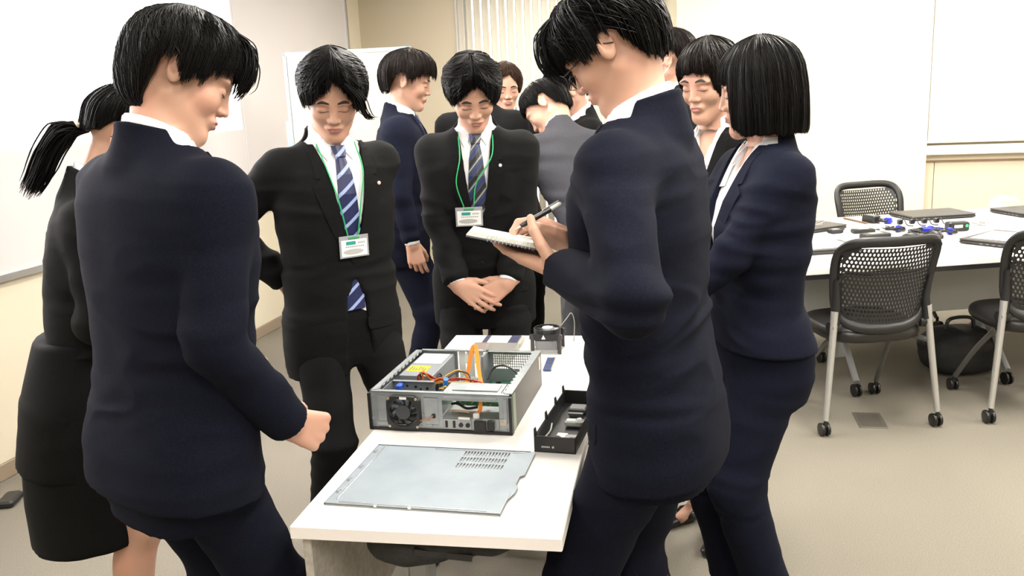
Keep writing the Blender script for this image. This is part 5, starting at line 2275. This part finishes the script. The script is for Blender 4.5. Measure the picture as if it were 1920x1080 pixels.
def coil(name, label, x, y, r, n, m_, th=.0032, tie=True, g='coiled cables on the wide table'):
    o = empty(name, label, 'cable', (x, y, ZZ), 0, g)
    mb = MB()
    pts = []
    for i in range(n * 8):
        a = i / 8 * 2 * math.pi
        rr = r * (1 + .25 * rs.uniform(-1, 1))
        pts.append((rr * math.cos(a) * 1.5, rr * math.sin(a), .006 + .022 * rs.rand()))
    mb.tube(spline(pts, 4), th, 6)
    mb.build('cord', m_, o, smooth=True)
    if tie:
        MB().box(-.012, .012, -.02, .02, .002, .036, bv=.004).build('cable_tie', CABB, o, T=Tm((r * .6, -.01, 0), rz=rs.uniform(0, 3)))
    return o


GRW = mat('light_grey_cord', (.38, .37, .36), .5)
coil('cable_coil', 'black cable coil with blue tie at the left end of the power strip', .965, 5.13, .032, 5, DARKP)
coil('cable_coil', 'large heap of black cable in front of the power strip', 1.085, 5.03, .040, 6, DARKP)
coil('cable_coil', 'black cable coil with blue tie below the green light', 1.20, 5.03, .035, 5, DARKP)
coil('cable_coil', 'blue cable coil in the middle of the heap', 1.15, 5.10, .035, 4, mat('blue_cord', (.02, .04, .5), .5), tie=False)
coil('cable_coil', 'small black cable coil with blue tie in front of the far laptop', .97, 5.42, .022, 4, DARKP)
coil('cable_coil', 'thin grey cable loop over the left adapter', .80, 5.10, .04, 2, GRW, .002, False).location[2] += .0225
coil('cable_coil', 'grey cable loops right of the green light', 1.44, 5.30, .035, 4, GRW, .0025, False)
coil('cable_coil', 'thin grey cable loop on the laptop behind the woman with the bob', .56, 5.20, .030, 2, GRW, .002, False).location[2] += .0275
cable('loose_cable', [(1.36, 5.16, ZZ + .006), (1.46, 5.35, ZZ + .006), (1.60, 5.42, ZZ + .006), (1.72, 5.33, ZZ + .006), (1.86, 5.40, ZZ + .006), (2.0, 5.30, ZZ + .006)], .0035, GRW, None)
tag(bpy.context.scene.objects['loose_cable'], 'grey loose cable running to the right across the wide table', 'cable')
cable('white_cable', [(.95, 4.80, ZZ + .005), (1.03, 4.86, ZZ + .005), (1.10, 4.80, ZZ + .005), (1.18, 4.86, ZZ + .005), (1.24, 4.95, ZZ + .005)], .003, mat('white_cord', (.7, .7, .68), .5), None)
tag(bpy.context.scene.objects['white_cable'], 'white cable curling in front of the black mouse', 'cable')
o = MB().cyl((.77, 5.62, ZZ + .006), (.87, 5.40, ZZ + .006), .006, 8).build('pencil', mat('brown_pencil', (.16, .09, .05), .5), None)
tag(o, 'brown pencil lying on the wide table left of the far chair', 'pencil')
o = empty('clamp', 'small orange brown plastic clamp at the near edge behind the chair back', 'clamp', (.765, 4.71, ZZ), .4)
ORC = mat('orange_brown_plastic', (.45, .10, .02), .45)
MB().box(-.05, .05, -.02, .0, 0, .02, bv=.006).build('jaw', ORC, o)
MB().box(-.05, .03, .004, .022, .0, .018, bv=.006).build('jaw', ORC, o)
MB().box(.01, .045, -.015, .02, .018, .026, bv=.003).build('blue_tie', CABB, o)
# clear bag


def bagf2(p):
    d = ell(p, (0, 0, .035), (.09, .06, .045))
    return smax(d, -p[:, 2] + .001, .005)


P, F = surface_nets(bagf2, (-.12, -.1, -.01), (.12, .1, .1), .006)
P = P + vnormals(P, F) * fold(P, .010, 16., 8.)[:, None]
P[:, 2] = np.maximum(P[:, 2], 0)
o = link_mesh('plastic_bag', P, F, mat('milky_plastic_film', (.86, .80, .74), .25, trans=.45), None)
o.location = (1.76, 5.98, ZZ)
tag(o, 'crumpled translucent plastic bag behind the right hand laptop', 'bag')

# ------------------------------------------------------------------ chairs
SEATM = mat('black_seat_vinyl', (.016, .015, .015), .38, spec=.5)
MESHP = mat('black_perforated_plastic', (.014, .014, .015), .42)
TUBE = mat('silver_painted_tube', (.55, .55, .54), .38, metal=.7)


def make_chair(label):
    """back of the chair at -Y, castors on the floor; origin between the rear castors"""
    ch = empty('mesh_chair', label, 'chair', (0, 0, 0), 0, 'castor chairs around the wide table')
    # shell with real holes: thin sheet of a hex-like grid
    w, z0, z1 = .235, .50, .885

    def shp(u, v):
        """u in -1..1 across, v 0..1 up -> point"""
        ww = .205 + .045 * v ** .8
        x = u * ww
        z = z0 + (z1 - z0) * v
        z += -.020 * (1 - u * u) * (1 - v) * 1.8 + (.010 * (1 - abs(u)) - .012) * v * 0 + .012 * (u * u) * (v - .5) * 2
        y = -.010 - .050 * (1 - u * u) - .070 * v + .045 * math.sin(v * math.pi) * .6 + .02 * abs(u) ** 4
        return np.array([x, y + .05, z])

    NU, NV = 52, 34
    holes_u, holes_v = 25, 18
    # grid of square cells; a cell centre pattern with octagonal holes
    V, F = [], []

    def addp(u, v, off):
        p = shp(u, v)
        p[1] += off
        V.append(p)
        return len(V) - 1
    cu, cv = 2 * .86 / holes_u, .80 / holes_v
    for j in range(holes_v):
        for i in range(holes_u):
            sh = .5 * (j % 2)
            uc = -.86 + (i + .5 + sh - .25) * cu
            vc = .10 + (j + .5) * cv
            # rounded region of the perforation
            inside = (abs(uc / .84) ** 5 + abs((vc - .5) / .395) ** 5) < 1
            hu, hv = cu / 2, cv / 2
            ring_o, ring_i = [], []
            corners = [(-1, -1), (0, -1), (1, -1), (1, 0), (1, 1), (0, 1), (-1, 1), (-1, 0)]
            for off in (0.0, .006):
                ro_ = [addp(uc + a * hu, vc + b * hv, off) for a, b in corners]
                if inside:
                    ri_ = []
                    for a, b in corners:
                        l = math.hypot(a, b)
                        ri_.append(addp(uc + a / l * hu * .70, vc + b / l * hv * .74, off))
                    ring_i.append(ri_)
                ring_o.append(ro_)
            for q, (ro_) in enumerate(ring_o):
                if inside:
                    ri_ = ring_i[q]
                    for k in range(8):
                        k2 = (k + 1) % 8
                        f_ = (ro_[k], ro_[k2], ri_[k2], ri_[k])
                        F.append(f_ if q == 0 else f_[::-1])
                else:
                    f_ = tuple(ro_)
                    F.append(f_ if q == 0 else f_[::-1])
            if inside:
                for k in range(8):
                    k2 = (k + 1) % 8
                    F.append((ring_i[0][k], ring_i[0][k2], ring_i[1][k2], ring_i[1][k]))
    mesh_back = link_mesh('backrest', V, F, MESHP, ch, smooth=False)
    # rim
    rim = []
    for t in np.linspace(0, 2 * math.pi, 72, endpoint=False):
        c, s_ = math.cos(t), math.sin(t)
        e = .42
        u = math.copysign(abs(c) ** e, c) * .95
        v = .5 + math.copysign(abs(s_) ** e, s_) * .475
        p = shp(u, v)
        rim.append(p)
    rim = np.array(rim)
    cen = rim.mean(0)
    prof = [(-.022, -.007), (.016, -.009), (.022, .0), (.016, .011), (-.022, .011)]
    V, F = [], []
    K = len(rim)
    for i in range(K):
        dvec = rim[i] - cen
        dvec[1] = 0
        # outward direction from the neighbours
        tg = rim[(i + 1) % K] - rim[i - 1]
        nrm = np.cross(tg, np.array([0, 1., 0]))
        nrm[1] = 0
        nrm /= np.linalg.norm(nrm)
        if nrm @ dvec < 0:
            nrm = -nrm
        for a, b in prof:
            V.append(rim[i] + nrm * a + np.array([0, b + .002, 0]))
    for i in range(K):
        j = (i + 1) % K
        for q in range(5):
            q2 = (q + 1) % 5
            F.append((i * 5 + q, j * 5 + q, j * 5 + q2, i * 5 + q2))
    link_mesh('back_rim', V, F, MESHP, mesh_back)

    def sf(p):
        q = p - np.array([0, .225, .440])
        r = ((np.abs(q[:, 0]) / .228) ** 3.2 + (np.abs(q[:, 1]) / .225) ** 3.2) ** (1 / 3.2)
        d = smax((r - 1) * .2, np.abs(q[:, 2]) - .036, .04)
        return d
    P, F = surface_nets(sf, (-.26, -.02, .38), (.26, .50, .50), .010)
    link_mesh('seat', P, F, SEATM, ch)
    for sx in (-1, 1):
        m = MB()
        m.tube([(sx * .215, .035, .56), (sx * .222, .028, .47), (sx * .262, -.01, .075)], [.017, .0155, .0135], 12)
        m.build('leg', TUBE, ch, smooth=True)
        m = MB().tube([(sx * .212, .036, .50), (sx * .205, .045, .60), (sx * .215, .03, .70)], [.021, .020, .012], 10)
        m.cyl((sx * .19, .05, .485), (sx * .235, .04, .485), .026, 14)
        m.build('back_bracket', DARKP, ch, smooth=True)
        m = MB()
        m.tube(spline([(sx * .225, .03, .400), (sx * .18, .12, .405), (sx * .155, .20, .385), (sx * .185, .32, .25), (sx * .215, .44, .078)], 5), .0125, 10)
        m.build('leg', mat('dark_grey_tube', (.16, .16, .155), .4, metal=.5), ch, smooth=True)
        for (cx, cy) in ((sx * .263, -.012), (sx * .217, .445)):
            m = MB()
            m.cyl((cx, cy, .045), (cx, cy, .085), .009, 10)
            c2_ = empty('castor', None, None)
            for k in ('label', 'category'):
                if k in c2_:
                    del c2_[k]
            c2_.parent = ch
            m.build('fork', DARKP, c2_)
            for w_ in (-.020, .006):
                q = MB()
                q.lathe([(.018, -.007), (.029, -.006), (.031, 0), (.029, .006), (.018, .007)], n=20, T=Tm((cx + w_ + .007, cy + .012, .0315), ry=math.radians(90)))
                q.build('wheel', mat('castor_wheel_black', (.012, .012, .012), .3), c2_, smooth=True)
    MB().cyl((-.2, .13, .400), (.2, .13, .400), .010, 10).build('cross_bar', mat('dark_grey_tube', ()), ch)
    return ch


c1 = make_chair('black perforated-back castor chair in front of the wide table, nearest the woman with the bob')
c1.location = (.732, 3.985, 0)
c1.rotation_euler = (0, 0, math.radians(19))
c2 = copy_tree(c1)
c2.location = (1.475, 4.185, 0)
c2.rotation_euler = (0, 0, math.radians(11))
c2['label'] = 'black perforated-back castor chair in front of the wide table, cut by the right picture edge'
c3 = copy_tree(c1)
c3.location = (.965, 6.04, 0)
c3.rotation_euler = (0, 0, math.radians(206))
c3['label'] = 'grey black perforated chair on the far side of the wide table'
c4 = empty('seat_stand_in', 'made-up black bag in place of a chair seat under the wide table', 'bag', (1.27, 4.90, 0), math.radians(20))  # bag-shaped stand-in for the dark chair seat under the table


def stand_in_f(p):
    r = ((np.abs(p[:, 0]) / .20) ** 3 + (np.abs(p[:, 1]) / .14) ** 3 + (np.abs(p[:, 2] - .12) / .12) ** 3) ** (1 / 3.)
    return (r - 1) * .14


P, F = surface_nets(stand_in_f, (-.25, -.2, -.02), (.25, .2, .36), .012)
P = P + vnormals(P, F) * fold(P, .012, 8., 4.)[:, None]
P[:, 2] = np.maximum(P[:, 2], 0)
link_mesh('stand_in_body', P, F, mat('black_nylon', (.012, .012, .013)), c4)
cable('handle', [(-.08, 0, .22), (-.06, 0, .29), (.06, 0, .29), (.08, 0, .22)], .010, DARKP, c4)

# floor outlet
fo_ = empty('floor_outlet', 'square metal floor outlet cover behind the first chair', 'outlet', (.708, 4.11, 0), math.radians(2))
MB().box(-.062, .062, -.095, .095, 0, .004, bv=.001).build('cover_plate', mat('dull_brass_steel', (.17, .16, .13), .45, metal=.6), fo_)
MB().box(-.045, .045, -.07, .07, .004, .005).build('hinged_lid', mat('dull_brass_dark', (.13, .12, .10), .5, metal=.5), fo_)
# cable and adapter on the floor by the left wall
fc = empty('extension_cable', 'black cables and a plug block on the carpet by the left wall', 'cable', (-2.82, 2.80, 0))
MB().box(-.035, .035, -.06, .06, .0, .03, bv=.008).build('plug_block', DARKP, fc, T=Tm((0, 0, 0), rz=math.radians(20)))
for i, o_ in enumerate((0, .03, .055)):
    cable('cord', [(.01 - .01 * i, .05, .015), (-.02 + o_, .18, .006), (-.05 + o_ * .7, .35, .006), (-.08 + o_, .6, .006), (-.06, .9, .006)], .006, DARKP, fc)
cable('cord', [(-.01, -.05, .015), (.0, -.2, .006), (.03, -.45, .006), (.02, -.8, .006)], .006, DARKP, fc)

# ------------------------------------------------------------------ carried things
# name badges


def badge(fig, label, center, up, nrm, size=(.098, .070), neck=None):
    """centre, up and outward normal in world space; neck: cord points in world"""
    o = empty('name_badge', label, 'name badge', tuple(center), 0, 'name badges on green cords')
    up = np.asarray(up, float)
    nrm = np.asarray(nrm, float)
    nrm /= np.linalg.norm(nrm)
    up = up - nrm * up.dot(nrm)
    up /= np.linalg.norm(up)
    xr = np.cross(up, nrm)
    R4 = Matrix.Identity(4)
    for i in range(3):
        R4[i][0], R4[i][1], R4[i][2] = xr[i], up[i], nrm[i]
    w, h = size[0] / 2, size[1] / 2
    MB().box(-w, w, -h, h, -.0012, .0012, bv=.0008, T=R4).build('clear_holder', mat('grey_clear_vinyl', (.32, .33, .35), .2, spec=.6), o)
    cd_ = MB().box(-w + .006, w - .006, -h + .005, h - .013, .0012, .002, T=R4).build('card', mat('white_card', (.80, .80, .80), .5), o)
    MB().box(-w + .022, .005, .006, .017, .002, .0024, T=R4).build('green_band', mat('teal_print', (.02, .30, .26), .5), cd_)
    m = MB()
    for i in range(5):
        m.box(.012 + i * .005, .0155 + i * .005, .008, .014, .002, .0023, T=R4)
    for i in range(9):
        m.box(-w + .020 + i * .007, -w + .0255 + i * .007, -.002, .002, .002, .0023, T=R4)
    m.build('grey_print', mat('grey_print', (.35, .36, .36), .6), cd_)
    m = MB()
    a = np.linspace(0, 2 * math.pi, 24, endpoint=False)
    m.prism([(-.004 + .034 * math.cos(t), -.016 + .0085 * math.sin(t)) for t in a], .002, .0026, T=R4)
    m.build('grey_oval', mat('grey_oval', (.42, .42, .40), .5), cd_)
    MB().box(-.018, .018, h - .011, h - .004, .0012, .004, bv=.001, T=R4).build('clip', mat('green_plastic', (.03, .30, .12), .4), o)
    for pts in neck:
        cable('cord', [tuple(np.array(p) - np.array(center)) for p in pts], .0021, mat('green_cord', (.02, .42, .13), .6), o)
    return o


def cord_points(fig, xz, lift=.006):
    """points laid on the jacket and shirt front from torso x, z pairs"""
    out = []
    P = fig.root.location
    a = fig.root.rotation_euler[2]
    for x, z, l in xz:
        g = fig.on_front(np.array([[x]]), np.array([[z]]), lambda p: np.minimum(smax(fig.jfull(p), -fig.vcut(fig.tq(p)), .003), fig.shirt_f(p)), lift + l)[0, 0]
        w = Rz(math.degrees(a)) @ g + np.array([P[0], P[1], 0])
        out.append(w)
    return out


def wdir(fig, v):
    return Rz(math.degrees(fig.root.rotation_euler[2])) @ (fig.T @ np.asarray(v, float))


for fig, lab, bxz, lx in ((P3, 'name badge on a green cord worn by the man with the blue striped tie', (.0, .215), .0),
                          (P5, 'name badge on a green cord worn by the man with clasped hands', (-.035, .235), -.035)):
    c0 = cord_points(fig, [(bxz[0], bxz[1], .016)])[0]
    top = bxz[1] + .036
    left = cord_points(fig, [(-.064, .535, .006), (-.058, .45, .014), (lx - .040, .36, .016), (lx - .018, top, .012)])
    right = cord_points(fig, [(.064, .535, .006), (.058, .45, .014), (lx + .034, .36, .016), (lx + .018, top, .012)])
    badge(fig, lab, c0, wdir(fig, (0, 0, 1)), wdir(fig, (0, -1, 0)), neck=(left, right))
c0 = cord_points(P9, [(.02, .12, .012)])[0]
badge(P9, 'edge of a blue name badge on a green cord worn by the man writing', pt(1097, 482, 1.78), (0, 0, 1), (-1, -.5, 0), neck=([pt(1100, 476, 1.78), pt(1108, 430, 1.80), pt(1135, 360, 1.80)],), size=(.05, .03))

# notebook and pen
nbk = empty('notebook', 'open spiral notebook held flat in front of the man writing', 'notebook', tuple(pt(948, 455, 1.72)))
a_, b_ = pt(1022, 468, 1.60) - pt(885, 447, 1.60), None
c_ = pt(1022, 468, 1.60)
ux = pt(1024, 474, 1.72) - pt(873, 445, 1.72)
ux /= np.linalg.norm(ux)
uy = np.array([.10, 1.0, -.13])
uy = uy - ux * uy.dot(ux)
uy /= np.linalg.norm(uy)
uz = np.cross(ux, uy)
if uz[2] < 0:
    uz = -uz
R4 = Matrix.Identity(4)
for i in range(3):
    R4[i][0], R4[i][1], R4[i][2] = ux[i], uy[i], uz[i]
w_, d_ = .155 / 2, .10
MB().box(-w_, w_, -.02, d_, -.001, .002, T=R4).build('back_cover', mat('dark_cover', (.08, .09, .12), .5), nbk)
m = MB()
for i in range(6):
    m.box(-w_ + .001 * i, w_ - .001, -.018 + i * .0006, d_ - .002, .0022 + i * .0015, .0034 + i * .0015, T=R4)
m.build('pages', mat('ivory_paper', (.72, .72, .66), .8), nbk)
m = MB()
for i in range(12):
    x = -.035 + i * .0075
    a = np.linspace(0, 2 * math.pi, 14, endpoint=False)
    ring = [tuple(R4 @ Vector((x, -.019 + .007 * math.cos(t), .005 + .007 * math.sin(t)))) for t in a]
    m.tube(ring, .0009, 5, closed=True)
m.build('wire_binding', mat('white_wire', (.7, .7, .7), .3, metal=.5), nbk)

p0, p1 = pt(966, 430, 1.70), pt(1040, 388, 1.74)
pen = empty('ballpoint_pen', 'black pen with a clear cap end held by the man writing', 'pen', tuple(p0))
u_ = (p1 - p0)
L_ = np.linalg.norm(u_)
u_ /= L_
m = MB().tube([u_ * .012, u_ * .020, u_ * .05, u_ * (L_ - .012)], [.003, .0052, .0055, .0055], 12)
m.build('barrel', DARKP, pen, smooth=True)
MB().tube([u_ * 0, u_ * .012], [.0007, .003], 8).build('tip', mat('bright_steel', ()), pen)
MB().tube([u_ * (L_ - .012), u_ * (L_ + .012), u_ * (L_ + .016)], [.0052, .0052, .003], 10).build('clear_end', mat('clear_grey_plastic', ()), pen)
MB().tube([u_ * (L_ - .03) + np.array([0, 0, .007]), u_ * (L_ + .010) + np.array([0, 0, .008])], .0015, 6).build('pocket_clip', mat('bright_steel', ()), pen)
